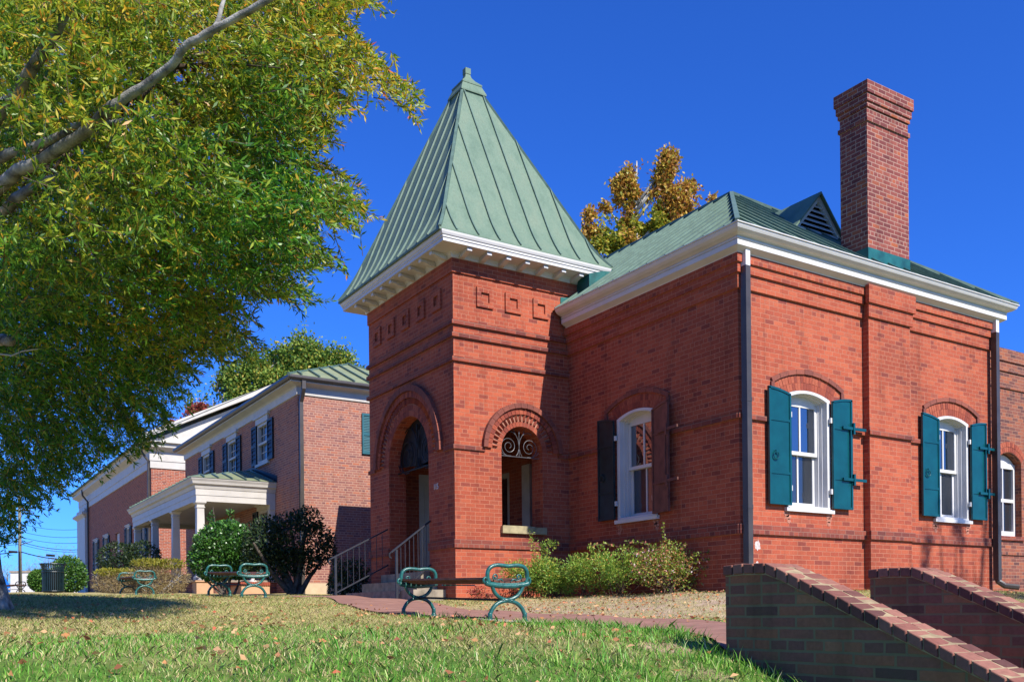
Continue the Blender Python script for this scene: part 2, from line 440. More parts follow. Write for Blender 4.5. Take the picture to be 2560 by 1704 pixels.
def strip(name, left, right, nu, nv, lift, mat):
    L = np.array(left, float); Rr = np.array(right, float)
    def res(p, n):
        s = np.r_[0, np.cumsum(np.hypot(*np.diff(p, axis=0).T))]; t = np.linspace(0, s[-1], n)
        return np.stack([np.interp(t, s, p[:, 0]), np.interp(t, s, p[:, 1])], 1)
    a = res(L, nu); b = res(Rr, nu); t = np.linspace(0, 1, nv)[None, :, None]
    P = a[:, None]*(1-t)+b[:, None]*t
    X, Y = P[..., 0].ravel(), P[..., 1].ravel(); Z = hgt(X, Y)+lift
    i, j = np.meshgrid(np.arange(nv-1), np.arange(nu-1)); q = (j*nv+i).ravel()
    o = raw_mesh(name, np.stack([X, Y, Z], 1), np.stack([q, q+1, q+nv+1, q+nv], 1), mat, smooth=True)
    return tag(o, kind='structure')
PATH_L = [(-5.75, -5.4), (-5.25, -4.6), (-4.85, -3.8), (-4.62, -3.2), (-4.75, -2.2), (-4.9, -1.3), (-5.2, .2), (-5.1, 2.0), (-4.85, 3.3), (-4.45, 4.5), (-4.2, 5.6), (-4.2, 7.4)]
PATH_R = [(-4.1, -5.4), (-3.9, -4.6), (-3.65, -3.6), (-3.45, -2.8), (-3.2, -1.8), (-3.05, -.9), (-3.1, .1), (-3.3, 1.2), (-3.35, 2.6), (-3.1, 3.9), (-2.95, 4.6), (-2.95, 7.4)]
mp_ = NT('path_brick'); pp = mp_.pos()
bt = mp_.n('TexBrick', offset=.5); mp_.l(pp, bt.inputs['Vector'])
mp_.set(bt, Scale=1.0, Mortar_Size=.004, Brick_Width=.2, Row_Height=.1, Bias=0.0)
bt.inputs['Color1'].default_value = (.25, .125, .095, 1); bt.inputs['Color2'].default_value = (.31, .165, .125, 1); bt.inputs['Mortar'].default_value = (.20, .13, .10, 1)
cc = mp_.mix(.5, bt.outputs['Color'], mp_.ramp(mp_.noise(2.2, 6, pp, .65), [(.3, (.6, .6, .58)), (.7, (1.25, 1.2, 1.15))]), 'MULTIPLY')
mp_.color(cc); mp_.rough(.9, .2); mp_.bump(bt.outputs['Fac'], -.4, .006)
strip('brick_path', PATH_L, PATH_R, 60, 12, .022, mp_.mat)
PATH_POLY = np.array(PATH_L+PATH_R[::-1])
mroad = plain('asphalt_pale', (.32, .32, .33), .9, .2, .1, 1)
strip('road', [(-60, 50), (40, 50)], [(-60, 60), (40, 60)], 40, 6, .03, mroad)
strip('sidewalk', [(-40, -11.6), (40, -11.6)], [(-40, -9.4), (40, -9.4)], 40, 4, .02, K['conc'])

# ------------------------------------------------------------------ main brick building
def PS(u, z, o): return (u, -o, z)
def PW(u, z, o): return (-o, u, z)
TY, TX = 4.203, -2.398
def TS(u, z, o): return (u, TY-o, z)
def TW(u, z, o): return (TX-o, u, z)
def seg_arc(u0, u1, zsp, rise, n=14):
    cu = (u0+u1)/2; hw = (u1-u0)/2; r = (hw*hw+rise*rise)/(2*rise); cz = zsp+rise-r; a = math.asin(hw/r)
    return [(cu+r*math.sin(t), cz+r*math.cos(t)) for t in np.linspace(a, -a, n)], cu, cz, r, a
def arch_outline(u0, u1, z0, zsp, rise=None, n=14):
    if rise is None: rise = (u1-u0)/2
    pts = seg_arc(u0, u1, zsp, rise, n)[0]
    return [(u0, z0), (u1, z0)]+pts
MB_LOC = (2.0, 2.0, -.84)
main = thing('brick_building', 'red brick office with a green pyramid tower roof and teal steel shutters', 'building', MB_LOC)
LS, NY = 6.46, 9.45
W1 = (.985, 1.995); W2 = (4.72, 5.73); WW = (1.785, 2.795); ZSILL, ZSP, RISE = .44, 2.15, .095
holes_s = [arch_outline(a, b, ZSILL, ZSP, RISE) for a, b in (W1, W2)]
wl = MB()
zb, zt = -1.6, 4.05
wl.wall(PS, [(0, zb), (LS, zb), (LS, zt), (0, zt)], holes_s, .32)
DOORE = (6.25, 7.2, -.37, 1.72)
wl.wall(PW, [(0, zb), (NY, zb), (NY, zt), (0, zt)], [arch_outline(*WW, ZSILL, ZSP, RISE), [(DOORE[0], DOORE[2]), (DOORE[1], DOORE[2]), (DOORE[1], DOORE[3]), (DOORE[0], DOORE[3])]], .32)
wl.wall(lambda u, z, o: (LS+o, u, z), [(0, zb), (NY, zb), (NY, zt), (0, zt)])
wl.wall(lambda u, z, o: (u, NY+o, z), [(0, zb), (LS, zb), (LS, zt), (0, zt)])
# corbelled frieze under the cornice (south and west)
for z0, z1, o in ((3.568, 3.783, .036), (3.783, 3.92, .07), (3.92, 4.06, .10)):
    wl.box(-o, LS+o, -o, -.0005, z0, z1); wl.box(-o, -.0005, 0, TY-.01, z0, z1)
# chimney breast on the south wall
CX0, CX1 = 2.82, 3.90
wl.box(CX0, CX1, -.12, -.002, zb, 4.06)
for z0, z1, o in ((3.568, 3.783, .036), (3.783, 4.07, .07)):
    wl.box(CX0-o, CX1+o, -.12-o, -.121, z0, z1)
# unseen rear wing, added to cast the shadow on the porch house
wl.box(1.43, 6.2, NY+.01, 13.9, zb, 4.6)
wl.build('wall', K['brick'], main)
def course(*q):
    bd = MB(); bd.box(*q); bd.build('string_course', K['brick_band'], main)
for z0, z1 in ((0.0, .14), (1.68, 1.75)):
    segs = [(-.03, CX0)] if z0 < 1 else [(-.03, .55), (2.42, CX0)]
    for a, b in segs: course(a, b, -.042, -.001, z0, z1)
    course(CX0-.04, CX1+.04, -.162, -.1205, z0, z1)
    segs = [(CX1, LS+.03)] if z0 < 1 else [(CX1, 4.32), (6.2, LS+.03)]
    for a, b in segs: course(a, b, -.042, -.001, z0, z1)
    segs = [(0, TY)] if z0 < 1 else [(0, 1.42), (3.24, TY)]
    for a, b in segs: course(-.042, -.001, a, b, z0, z1)

def win_arch_brick(P, u0, u1):
    cu = (u0+u1)/2
    _, _, cz, r, a = seg_arc(u0, u1, ZSP, RISE)
    blk = MB(); mor = MB()
    for r0, r1 in ((r+.005, r+.115), (r+.12, r+.225)):
        blk.ring(P, cu, cz, r0, r1, PI/2+a*1.12, PI/2-a*1.12, 19, -.03, .004, .13)
    h0 = r+.245; h1 = r+.315; aa = math.asin(.83/h1)
    hood = MB()
    hood.ring(P, cu, cz, h0, h1, PI/2+aa, PI/2-aa, 9, -.02, .032, .03)
    for sgn in (-1, 1):
        ue = cu+sgn*.83; ze = cz+h0*math.cos(aa)
        hood.pbox(P, min(ue, ue-sgn*.07), max(ue, ue-sgn*.07), 2.16, ze+.012, -.02, .03)
    return blk, hood

def arch_window(P, u0, u1, parent):
    K0 = lambda i: [(u0+i, ZSILL)]+[(u, z) for u, z in seg_arc(u1-i, u0+i, ZSP-i*.15, RISE-i*.06, 14)[0]][:]+[(u1-i, ZSILL)]
    def cont(i):
        p = seg_arc(u0+i, u1-i, ZSP-i*.5, RISE-i*.1, 14)[0]
        return [(u0+i, ZSILL)]+p[::-1]+[(u1-i, ZSILL)]
    m = MB()
    prof = [(.004, -.06), (.004, .014), (.075, .014), (.075, -.07), (.095, -.07), (.095, -.13), (.115, -.13), (.115, -.27)]
    m.loft([[P(u, z, o) for u, z in cont(i)] for i, o in prof], cap=False, closed=False)
    a, b = u0+.116, u1-.116; mid = (a+b)/2; zm = 1.28; ztp = 2.08
    m.pbox(P, u0+.02, u1-.02, ztp-.01, 2.22, -.24, -.15)       # head board behind the arch
    for z0, z1, o in ((zm, ztp, -.15), (ZSILL+.02, zm+.05, -.20)):
        m.pbox(P, a, a+.055, z0, z1, o-.04, o); m.pbox(P, b-.055, b, z0, z1, o-.04, o)
        m.pbox(P, a+.055, b-.055, z0, z0+(.055 if z0 > 1 else .085), o-.04, o-.001); m.pbox(P, a+.055, b-.055, z1-.055, z1, o-.04, o-.001)
        m.pbox(P, mid-.016, mid+.016, z0+.05, z1-.05, o-.035, o-.006)
    wn = m.build('window', K['white'], parent)
    s = MB(); s.pbox(P, u0-.04, u1+.04, ZSILL-.065, ZSILL-.005, -.25, .055); s.pbox(P, u0+.02, u1-.02, ZSILL-.005, ZSILL+.03, -.25, .02)
    s.build('sill', K['white'], wn)
    for z0, z1, o in ((zm+.03, ztp-.03, -.168), (ZSILL+.07, zm+.03, -.218)):
        g = MB(); g.add([P(a+.03, z0, o), P(b-.03, z0, o), P(b-.03, z1, o), P(a+.03, z1, o)], [(0, 1, 2, 3)])
        g.build('pane', K['glass'] if z0 > 1 else K['glass_dull'], wn)
    return wn

def steel_shutter(P, u0, u1, hinge_left, parent, bars, mt='teal'):
    """flat plate with raised edge; hinge side lower (arched head)"""
    n = 8; zb0 = .455
    def top(t): return 2.135+.07*(1-(1-t)**2)
    us = np.linspace(u0, u1, n)
    tt = [(u-u0)/(u1-u0) for u in us]
    if not hinge_left: tt = [1-t for t in tt]
    head = [(u, top(t)) for u, t in zip(us, tt)]
    out = [(u0, zb0), (u1, zb0)]+head[::-1]
    m = MB(); m.prism([P(u, z, .05) for u, z in out], Vector(P(0, 0, .075))-Vector(P(0, 0, .05)))
    for a, b in ((u0, u0+.035), (u1-.035, u1)): m.pbox(P, a, b, zb0+.001, 2.12 if (a == u0) == hinge_left else 2.19, .0755, .088)
    m.pbox(P, u0+.036, u1-.036, zb0+.002, zb0+.04, .0755, .087)
    for k in range(n-1):
        (a, za), (b, zb_) = head[k], head[k+1]
        m.hexa([P(a, za-.035, .088), P(b, zb_-.035, .088), P(b, zb_-.035, .0755), P(a, za-.035, .0755), P(a, za-.001, .088), P(b, zb_-.001, .088), P(b, zb_-.001, .0755), P(a, za-.001, .0755)])
    for z in (.93, 1.72): m.pbox(P, u0+.036, u1-.036, z-.018, z+.018, .0755, .086)
    sh = m.build('shutter', K[mt], parent)
    for z in (.72, 1.83):
        h = MB(); uh = u0-.035 if hinge_left else u1+.001
        h.pbox(P, uh, uh+.034, z-.04, z+.04, .03, .07)
        h.build('hinge', K['white'], sh)
    r = MB()
    if bars:
        far = u1 if hinge_left else u0; s = 1 if hinge_left else -1
        for z in (.93, 1.74):
            e = far+s*.30; r = MB(); r.pbox(P, min(far-s*.26, e), max(far-s*.26, e), z-.022, z+.022, .09, .115)
            r.pbox(P, far-.02, far+.02, z-.09, z+.09, .09, .125)
            r.build('latch_bar', K[mt], sh)
        r = MB(); r.pbox(P, far-s*.06-.012, far-s*.06+.012, .93, 1.74, .089, .105)
        r.build('latch_rod', K[mt], sh)
    else:
        c = (u0+.13 if not hinge_left else u1-.13); zc = 1.18
        r.tube([P(c+.055*math.cos(t), zc+.055*math.sin(t), .098) for t in np.linspace(0, 2*PI, 17)], .009, 6, False)
        r.pbox(P, c-.012, c+.012, zc+.04, zc+.08, .088, .108)
        r.build('ring_handle', K[mt], sh)
    return sh
for P, (a, b) in ((PS, W1), (PS, W2), (PW, WW)):
    bk, hd = win_arch_brick(P, a, b)
    bk.build('window_arch', K['block'], main); hd.build('window_hood', K['block_dark'], main)
    arch_window(P, a, b, main)
for a, b in (W1, W2):
    steel_shutter(PS, a-.44, a+.035, False, main, False)
    steel_shutter(PS, b-.02, b+.45, True, main, True)
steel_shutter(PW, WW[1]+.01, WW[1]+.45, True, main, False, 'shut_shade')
K['shut_reflect'] = plain('shutter_reflection', (.20, .075, .055), .45, .4, .25, 7)  # teal shutter coloured brown: painted-in reflection of the sunlit tower brick
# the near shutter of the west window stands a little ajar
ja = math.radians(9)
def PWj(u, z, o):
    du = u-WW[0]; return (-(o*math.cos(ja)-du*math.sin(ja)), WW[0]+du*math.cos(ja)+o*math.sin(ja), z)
steel_shutter(PWj, WW[0]-.44, WW[0]+.03, False, main, True, 'shut_reflect')

# cornice and gutter
CP = [(0, 3.97), (.05, 3.975), (.11, 4.06), (.20, 4.11), (.20, 4.18), (.185, 4.19), (.205, 4.20), (.205, 4.222), (.19, 4.225), (.22, 4.245), (.275, 4.26), (.315, 4.29), (.335, 4.325), (.335, 4.345), (.355, 4.348), (.355, 4.362), (.30, 4.362), (.28, 4.33), (0.0, 4.33)]
def sweep(mb, path, prof, mi=0):
    """path: list of (x,y,miter dx,dy) ; profile offset along miter"""
    mb.loft([[(x+dx*o, y+dy*o, z) for o, z in prof] for x, y, dx, dy in path], True, True, mi)
co = MB(); sweep(co, [(0, 4.12, -1, 0), (0, 0, -1, -1), (LS, 0, 1, -1), (LS, NY, 1, 1), (0, NY, -1, 1), (0, 7.72, -1, 0)], CP)
co.build('cornice', K['white'], main)
# roof
E0, ZE = .335, 4.35
RX, RZ, RY0, RY1 = 3.23, 6.92, 3.23, 7.4
x0, x1, y0, y1 = -E0, LS+E0, -E0, NY+E0
A, B, C_, D = (x0, y0, ZE), (x1, y0, ZE), (x1, y1, ZE), (x0, y1, ZE)
R0, R1 = (RX, RY0, RZ), (RX, RY1, RZ)
rf = MB(); rf.add([A, B, C_, D, R0, R1], [(0, 1, 4), (1, 2, 5, 4), (2, 3, 5), (3, 0, 4, 5)])
rf.box(1.1, 6.5, NY+.4, 14.2, 4.61, 4.72)  # roof slab of the added, unseen wing
rf.dmi = 1; sm = rf
def seam(p0, p1, nrm, wd=.022, ht=.035):
    p0 = Vector(p0); p1 = Vector(p1); nrm = Vector(nrm).normalized()
    sm.bar(p0+nrm*ht*.4, p1+nrm*ht*.4, wd, ht, nrm)
sl_w = (RZ-ZE)/(RX-x0); nw = (-sl_w, 0, 1)
for yy in np.arange(y0+.25, y1, .42):
    t = min(1, (yy-y0)/(RY0-y0), (y1-yy)/(y1-RY1))
    seam((x0, yy, ZE), (x0+(RX-x0)*t, yy, ZE+(RZ-ZE)*t), nw)
sl_s = (RZ-ZE)/(RY0-y0); ns = (0, -sl_s, 1)
for xx in np.arange(x0+.3, x1, .42):
    t = min(1, (xx-x0)/(RX-x0), (x1-xx)/(x1-RX))
    seam((xx, y0, ZE), (xx, y0+(RY0-y0)*t, ZE+(RZ-ZE)*t), ns)
for p, q in ((A, R0), (B, R0), (D, R1), (R0, R1)):
    sm.bar(Vector(p)+Vector((0, 0, .02)), Vector(q)+Vector((0, 0, .02)), .07, .05)
roof = rf.build('roof', [K['roof'], K['seam']], main)
# gablet with louvres
gx0, ghw, gy, gz0, gz1 = 3.22, .70, 1.2, 5.34, 6.12
g = MB()
yb = y0+(gz1-ZE)/sl_s+.1
g.add([(gx0-ghw-.08, gy-.10, gz0-.05), (gx0, gy-.10, gz1+.03), (gx0+ghw+.08, gy-.10, gz0-.05), (gx0-ghw-.08, gy+.3, gz0-.05), (gx0, yb, gz1+.03), (gx0+ghw+.08, gy+.3, gz0-.05),
       (gx0-ghw-.08, gy-.10, gz0-.09), (gx0, gy-.10, gz1-.01), (gx0+ghw+.08, gy-.10, gz0-.09)],
      [(0, 1, 4, 3), (1, 2, 5, 4), (6, 7, 1, 0), (7, 8, 2, 1)])
gab = g.build('gablet_roof', K['roof'], main)
lv = MB()
lv.prism([(gx0-ghw+.02, gy+.02, gz0), (gx0+ghw-.02, gy+.02, gz0), (gx0, gy+.02, gz1-.02)], (0, .03, 0), 1)
def gtri(i): return [(gx0-ghw+i*1.9, gz0+i*.9), (gx0+ghw-i*1.9, gz0+i*.9), (gx0, gz1-i*1.45)]
ta, tb = gtri(0), gtri(.085)
for k in range(3):
    a, b = ta[k], ta[(k+1) % 3]; c, d = tb[k], tb[(k+1) % 3]
    lv.hexa([(a[0], gy-.04, a[1]), (b[0], gy-.04, b[1]), (d[0], gy-.04, d[1]), (c[0], gy-.04, c[1]), (a[0], gy+.02, a[1]), (b[0], gy+.02, b[1]), (d[0], gy+.02, d[1]), (c[0], gy+.02, c[1])])
for k in range(6):
    z = gz0+.10+k*.088; hw = ghw*(1-(z-gz0)/(gz1-gz0))-.10
    if hw > .03: lv.hexa([(gx0-hw, gy-.03, z), (gx0+hw, gy-.03, z), (gx0+hw, gy+.018, z+.055), (gx0-hw, gy+.018, z+.055), (gx0-hw, gy-.03, z+.014), (gx0+hw, gy-.03, z+.014), (gx0+hw, gy+.018, z+.069), (gx0-hw, gy+.018, z+.069)])
lv.build('louvre', [K['white'], K['dark']], gab)
# chimney
ch = MB(); cy0, cy1 = -.121, .40
cxa, cxb = CX0+.01, 3.90
ch.box(cxa, cxb, cy0, cy1, 4.2, 7.16)
for z0, z1, o in ((6.72, 6.79, .024), (6.95, 7.03, .024), (7.03, 7.155, .045), (7.155, 7.345, .068)):
    ch.box(cxa-o, cxb+o, cy0-o, cy1+o, z0, z1)
chim = ch.build('chimney', K['brick_chim'], main)
fl = MB(); fl.box(cxa-.012, cxb+.012, cy0-.012, cy1+.012, 4.364, 4.69); fl.build('flashing', K['flash'], chim)
# downspouts
for (a, b), zbot, shoe in (((0.0, .095), -1.2, False), ((6.375, 6.475), -.62, True)):
    d = MB(); d.box(a, b, -.165, -.06, zbot, 3.86)
    for z in (.35, 1.9): d.box(a-.004, b+.004, -.169, -.056, z, z+.06)
    if shoe: d.tube([((a+b)/2, -.11, zbot+.06), ((a+b)/2+.01, -.12, zbot-.02), ((a+b)/2+.08, -.2, zbot-.1), ((a+b)/2+.25, -.36, zbot-.13)], .055, 8)
    ds = d.build('downspout', K['spout'], main)
    u = MB(); u.box(a+.002, b-.002, -.163, -.062, 3.862, 4.10); u.build('outlet', K['white'], ds)
# wall scars: paint patch and lime streaks
lime = plain('lime_white', (.80, .68, .62), .9, .1, .2, 20); lime2 = plain('lime_smear', (.68, .29, .20), .9, .1, .35, 25)
def blot(P, cu, cz, rx, rz, seed, n=15, o=.003):
    r = random.Random(seed); sc = MB()
    sc.add([P(cu, cz, o)]+[P(cu+rx*math.cos(2*PI*k/n)*r.uniform(.6, 1.15), cz+rz*math.sin(2*PI*k/n)*r.uniform(.6, 1.15), o) for k in range(n)], [(0, 1+k, 1+(k+1) % n) for k in range(n)])
    sc.build('paint_patch', lime if seed < 9 else lime2, main)
blot(PS, .36, -.165, .065, .085, 3); blot(PS, .345, -.42, .035, .03, 4)
for wdw, P in ((W1, PS), (W2, PS), (WW, PW)):
    for q, uu in enumerate((wdw[0]+.03, wdw[1]-.03)):
        for k in range(3): blot(P, uu+rnd.uniform(-.02, .02), (.335-.055*k), .085-.016*k, .045, 10+q*7+k)

# ------------------------------------------------------------------ tower
TW0, TW1 = TY, 7.685
tz = 4.95
tw = MB()
SA = (-1.458, -.591); ASP = 1.745
WA = (5.15, 6.80); WSP = 1.71
tw.wall(TS, [(TX, zb), (0, zb), (0, 4.2), (.2, 4.2), (.2, tz), (TX, tz)], [arch_outline(*SA, .40, ASP, None, 20)], .34)
tw.wall(TW, [(TW0, zb), (TW1, zb), (TW1, tz), (TW0, tz)], [arch_outline(*WA, -.37, WSP, None, 24)], .36)
tw.wall(lambda u, z, o: (u, TW1+o, z), [(TX, zb), (0, zb), (0, tz), (TX, tz)])
tw.wall(lambda u, z, o: (.2+o, u, z), [(TW0, 4.2), (TW1, 4.2), (TW1, tz), (TW0, tz)])
# inner faces of the porch
tw.wall(lambda u, z, o: (u, TY+.34+o, z), [(TX+.36, -.4), (0, -.4), (0, 3.0), (TX+.36, 3.0)], [arch_outline(*SA, .40, ASP, None, 20)], 0)
tw.wall(lambda u, z, o: (TX+.36+o, u, z), [(TY+.34, -.4), (TW1-.3, -.4), (TW1-.3, 3.0), (TY+.34, 3.0)], [arch_outline(*WA, -.37, WSP, None, 24)], 0)
NDO = (-1.46, -.60, -.37, 1.72)
tw.wall(lambda u, z, o: (u, TW1-.3-o, z), [(TX+.36, -.4), (0, -.4), (0, 3.0), (TX+.36, 3.0)], [[(NDO[0], NDO[2]), (NDO[1], NDO[2]), (NDO[1], NDO[3]), (NDO[0], NDO[3])]], .15)
# frieze layers under the cornice
tw.box(TX-.03, .20, TY-.03, TY-.0005, 4.666, 4.93); tw.box(TX-.03, TX-.0005, TY, TW1, 4.666, 4.93)
tower = tw.build('tower_wall', K['brick'], main)
pf = MB(); pf.box(TX+.05, -.01, TY+.05, TW1-.05, -.6, -.372); pf.build('porch_floor', K['step'], main)
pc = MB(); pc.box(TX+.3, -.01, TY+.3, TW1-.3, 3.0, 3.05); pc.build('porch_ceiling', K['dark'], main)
for z0, z1 in ((3.789, 3.86), (3.575, 3.645), (3.166, 3.238)):
    bd = MB(); bd.box(TX-.045, -.001, TY-.045, TY-.001, z0, z1); bd.box(TX-.045, TX-.001, TY, TW1+.045, z0, z1); bd.box(TX, 0, TW1+.001, TW1+.045, z0, z1)
    bd.build('string_course', K['brick_band'], main)
course(TX-.03, -1.80, TY-.03, TY-.001, 1.677, 1.75); course(-.25, -.001, TY-.03, TY-.001, 1.677, 1.75)
course(TX-.03, TX-.001, TY, 4.56, 1.677, 1.75); course(TX-.03, TX-.001, 7.39, TW1+.03, 1.677, 1.75)

course(TX-.03, -.001, TY-.03, TY-.001, 0, .14); course(TX-.03, TX-.001, TY, WA[0]-.002, 0, .14); course(TX-.03, TX-.001, WA[1]+.002, TW1+.03, 0, .14)

# brick arches
ar = MB(); cu = sum(SA)/2
ar.ring(TS, cu, ASP, .436, .525, 0, PI, 22, -.05, .006, .12)
for k in range(22):      # dog-tooth course
    a = PI*(k+.5)/22; dw = PI/22*.5; r0, r1 = .535, .635
    q = lambda r, t, o: TS(cu+r*math.cos(t), ASP+r*math.sin(t), o)
    ar.add([q(r0, a-dw, -.02), q(r0, a+dw, -.02), q(r0, a, .045), q(r1, a-dw, -.02), q(r1, a+dw, -.02), q(r1, a, .045)], [(0, 2, 1), (3, 4, 5), (0, 3, 5, 2), (2, 5, 4, 1)])
ar.ring(TS, cu, ASP, .645, .745, 0, PI, 26, -.05, .045, .10)
ar.build('brick_arch', K['block'], main); ar = MB()
cw = sum(WA)/2
for r0, r1, n, o in ((.832, .93, 36, .006), (.935, 1.03, 40, .006), (1.16, 1.27, 46, .045)):
    ar.ring(TW, cw, WSP, r0, r1, 0, PI, n, -.05, o, .10)
for k in range(40):
    a = PI*(k+.5)/40; dw = PI/40*.5; r0, r1 = 1.045, 1.15
    q = lambda r, t, o: TW(cw+r*math.cos(t), WSP+r*math.sin(t), o)
    ar.add([q(r0, a-dw, -.02), q(r0, a+dw, -.02), q(r0, a, .04), q(r1, a-dw, -.02), q(r1, a+dw, -.02), q(r1, a, .04)], [(0, 2, 1), (3, 4, 5), (0, 3, 5, 2), (2, 5, 4, 1)])
ar.build('brick_arch', K['block'], main)
hd = MB()
hd.ring(TS, cu, ASP, .75, .835, 0, PI, 19, -.03, .085, .04)
hd.build('arch_hood', K['block_dark'], main); hd = MB()
hd.ring(TW, cw, WSP, 1.275, 1.385, 0, PI, 26, -.03, .085, .04)
hd.build('arch_hood', K['block_dark'], main)
am = MB()
am.ring(TS, cu, ASP, .436, .75, 0, PI, 40, -.04, .0015, 0)
am.build('arch_mortar', K['mortar_red'], main); am = MB()
am.ring(TW, cw, WSP, .832, 1.275, 0, PI, 40, -.04, .0015, 0)
am.build('arch_mortar', K['mortar_red'], main)
# raised brick squares
def square(P, u0, u1, z0, z1, wd=.085, o=.034):
    sq = MB()
    for a, b, c, d in ((u0, u1, z0, z0+wd), (u0, u1, z1-wd, z1), (u0, u0+wd, z0+wd, z1-wd), (u1-wd, u1, z0+wd, z1-wd)):
        sq.pbox(P, a, b, c, d, -.02, o)
    sq.build('brick_square', K['brick'], main)
for u in (-1.94, -1.357, -.768): square(TS, u, u+.335, 4.158, 4.498)
for k in range(5): square(TW, 4.60+.62*k, 4.93+.62*k, 4.158, 4.498)
# stone sill, house number, iron grilles
s = MB(); s.box(-1.49, -.555, TY-.075, TY+.33, .275, .398); s.box(-1.47, -.80, TY-.06, TY+.2, .3985, .412); s.build('stone_sill', K['stone'], main)
fc = bpy.data.curves.new('number', 'FONT'); fc.body = '115'; fc.size = .145; fc.extrude = .006; fc.space_character = 1.02
fo = bpy.data.objects.new('number_src', fc); COL.objects.link(fo)
bpy.context.view_layer.update()
fm = bpy.data.meshes.new_from_object(fo.evaluated_get(bpy.context.evaluated_depsgraph_get()))
bpy.data.objects.remove(fo)
no = bpy.data.objects.new('house_number', fm); COL.objects.link(no); no.parent = main
fm.materials.clear(); fm.materials.append(plain('number_metal', (1.0, .95, .88), .5, .5))
for v in fm.vertices:
    x, y, z = v.co; v.co = Vector((TX-.012-z, 4.945-x*.80, 1.06+y))-Vector(MB_LOC)
def scroll(c, r0, turns, a0, sgn, n=40):
    return [(c[0]+r*math.cos(a), c[1]+r*math.sin(a)) for r, a in ((r0*(1-.82*t), a0+sgn*2*PI*turns*t) for t in np.linspace(0, 1, n))]
def grille(P, cu, zsp, r, zbar, o, mat):
    m = MB(); t = .0058*r/.43
    m.tube([P(cu-r, zbar, o), P(cu+r, zbar, o)], t*1.2, 6)
    m.tube([P(cu, zbar, o), P(cu, zsp+r*.80, o)], t, 6)
    m.tube([P(cu, zsp+r*.74, o), P(cu, zsp+r*.86, o)], t*2.2, 6)
    for s in (-1, 1):
        c = (cu+s*.50*r, zsp+.20*r)
        m.tube([P(u, z, o) for u, z in scroll(c, .40*r, 1.9, PI/2-s*PI*.9, s)], t, 5)
        m.tube([P(cu+s*a*r, zsp+b*r, o) for a, b in ((0, .25), (.05, .50), (.15, .68), (.30, .80), (.50, .82), (.62, .76))], t, 5)
        m.tube([P(cu+s*a*r, zsp+b*r, o) for a, b in ((.15, .68), (.22, .78), (.25, .92))], t*.8, 5)
        m.tube([P(cu+s*a*r, zsp+b*r, o) for a, b in ((.02, .1), (.06, -.05), (.14, -.17))], t, 5)
        m.tube([P(cu+s*a*r, zsp+b*r, o) for a, b in ((.97, .05), (.88, -.08), (.62, -.19), (.4, -.19))], t, 5)
    return m.build('iron_grille', mat, main)
grille(TS, cu, ASP, .43, ASP-.09, -.10, K['grille'])
grille(TW, cw, WSP, .825, WSP-.12, -.20, K['iron_dark'])
tp_ = MB(); tp_.wall(lambda u, z, o: (TX+.235+o, u, z), [(WA[1]-.01, WSP-.12), (WA[0]+.01, WSP-.12)]+[(cw+.82*math.cos(a), WSP+.82*math.sin(a)) for a in np.linspace(PI, 0, 20)][::-1]); tp_.build('transom_panel', plain('transom_dark', (.022, .013, .012), .7, .3, .4, 14), main)
# porch doors
wb = MB(); wb.box(-.06, -.004, 5.43, 5.70, -.36, 1.77); wb.build('door_casing', K['white_old'], main)
dr = MB(); a, b, z0, z1 = NDO; yy = TW1-.30
dr.box(a, a+.09, yy+.02, yy+.10, z0, z1); dr.box(b-.09, b, yy+.02, yy+.10, z0, z1); dr.box(a+.09, b-.09, yy+.02, yy+.10, z1-.09, z1); dr.box(a+.09, b-.09, yy+.04, yy+.09, z0, z1-.09)
for k in range(5): dr.box(a+.14+k*.115, a+.18+k*.115, yy+.03, yy+.039, z0+.2, z1-.2)
dr.build('door', K['door'], main)
dr = MB(); a, b, z0, z1 = DOORE
dr.box(.02, .10, a, a+.11, z0, z1); dr.box(.02, .10, b-.11, b, z0, z1); dr.box(.02, .10, a+.11, b-.11, z1-.1, z1); dr.box(.05, .09, a+.11, b-.11, z0, z0+.3)
d2 = dr.build('door', K['white_old'], main)
g = MB(); g.add([(.06, a+.11, z0+.3), (.06, b-.11, z0+.3), (.06, b-.11, z1-.1), (.06, a+.11, z1-.1)], [(0, 1, 2, 3)]); g.build('pane', K['glass'], d2)

# tower cornice, modillions
tp = [(0, 4.90), (.045, 4.905), (.06, 4.955), (.085, 4.985), (.385, 5.00), (.385, 5.055), (.40, 5.06), (.40, 5.09), (.415, 5.10), (.43, 5.135), (.435, 5.165), (.36, 5.175), (0, 5.17)]
tc = MB(); sweep(tc, [(TX, TW1, -1, 1), (TX, TY, -1, -1), (.26, TY, 1, -1), (.26, TW1, 1, 1), (TX, TW1, -1, 1)], tp)
tcor = tc.build('tower_cornice', K['white'], main)
def modillion(P, u):
    md = MB()
    pr = [(.06, 4.985), (.06, 4.90), (.13, 4.905), (.22, 4.925), (.29, 4.945), (.33, 4.935), (.345, 4.945), (.345, 4.99)]
    md.loft([[P(uu, z, o) for o, z in pr] for uu in (u-.045, u+.045)])
    md.build('modillion', K['white'], tcor)
for k in range(7): modillion(TS, -2.255+.388*k)
for k in range(9): modillion(TW, TY+.14+.4*k)
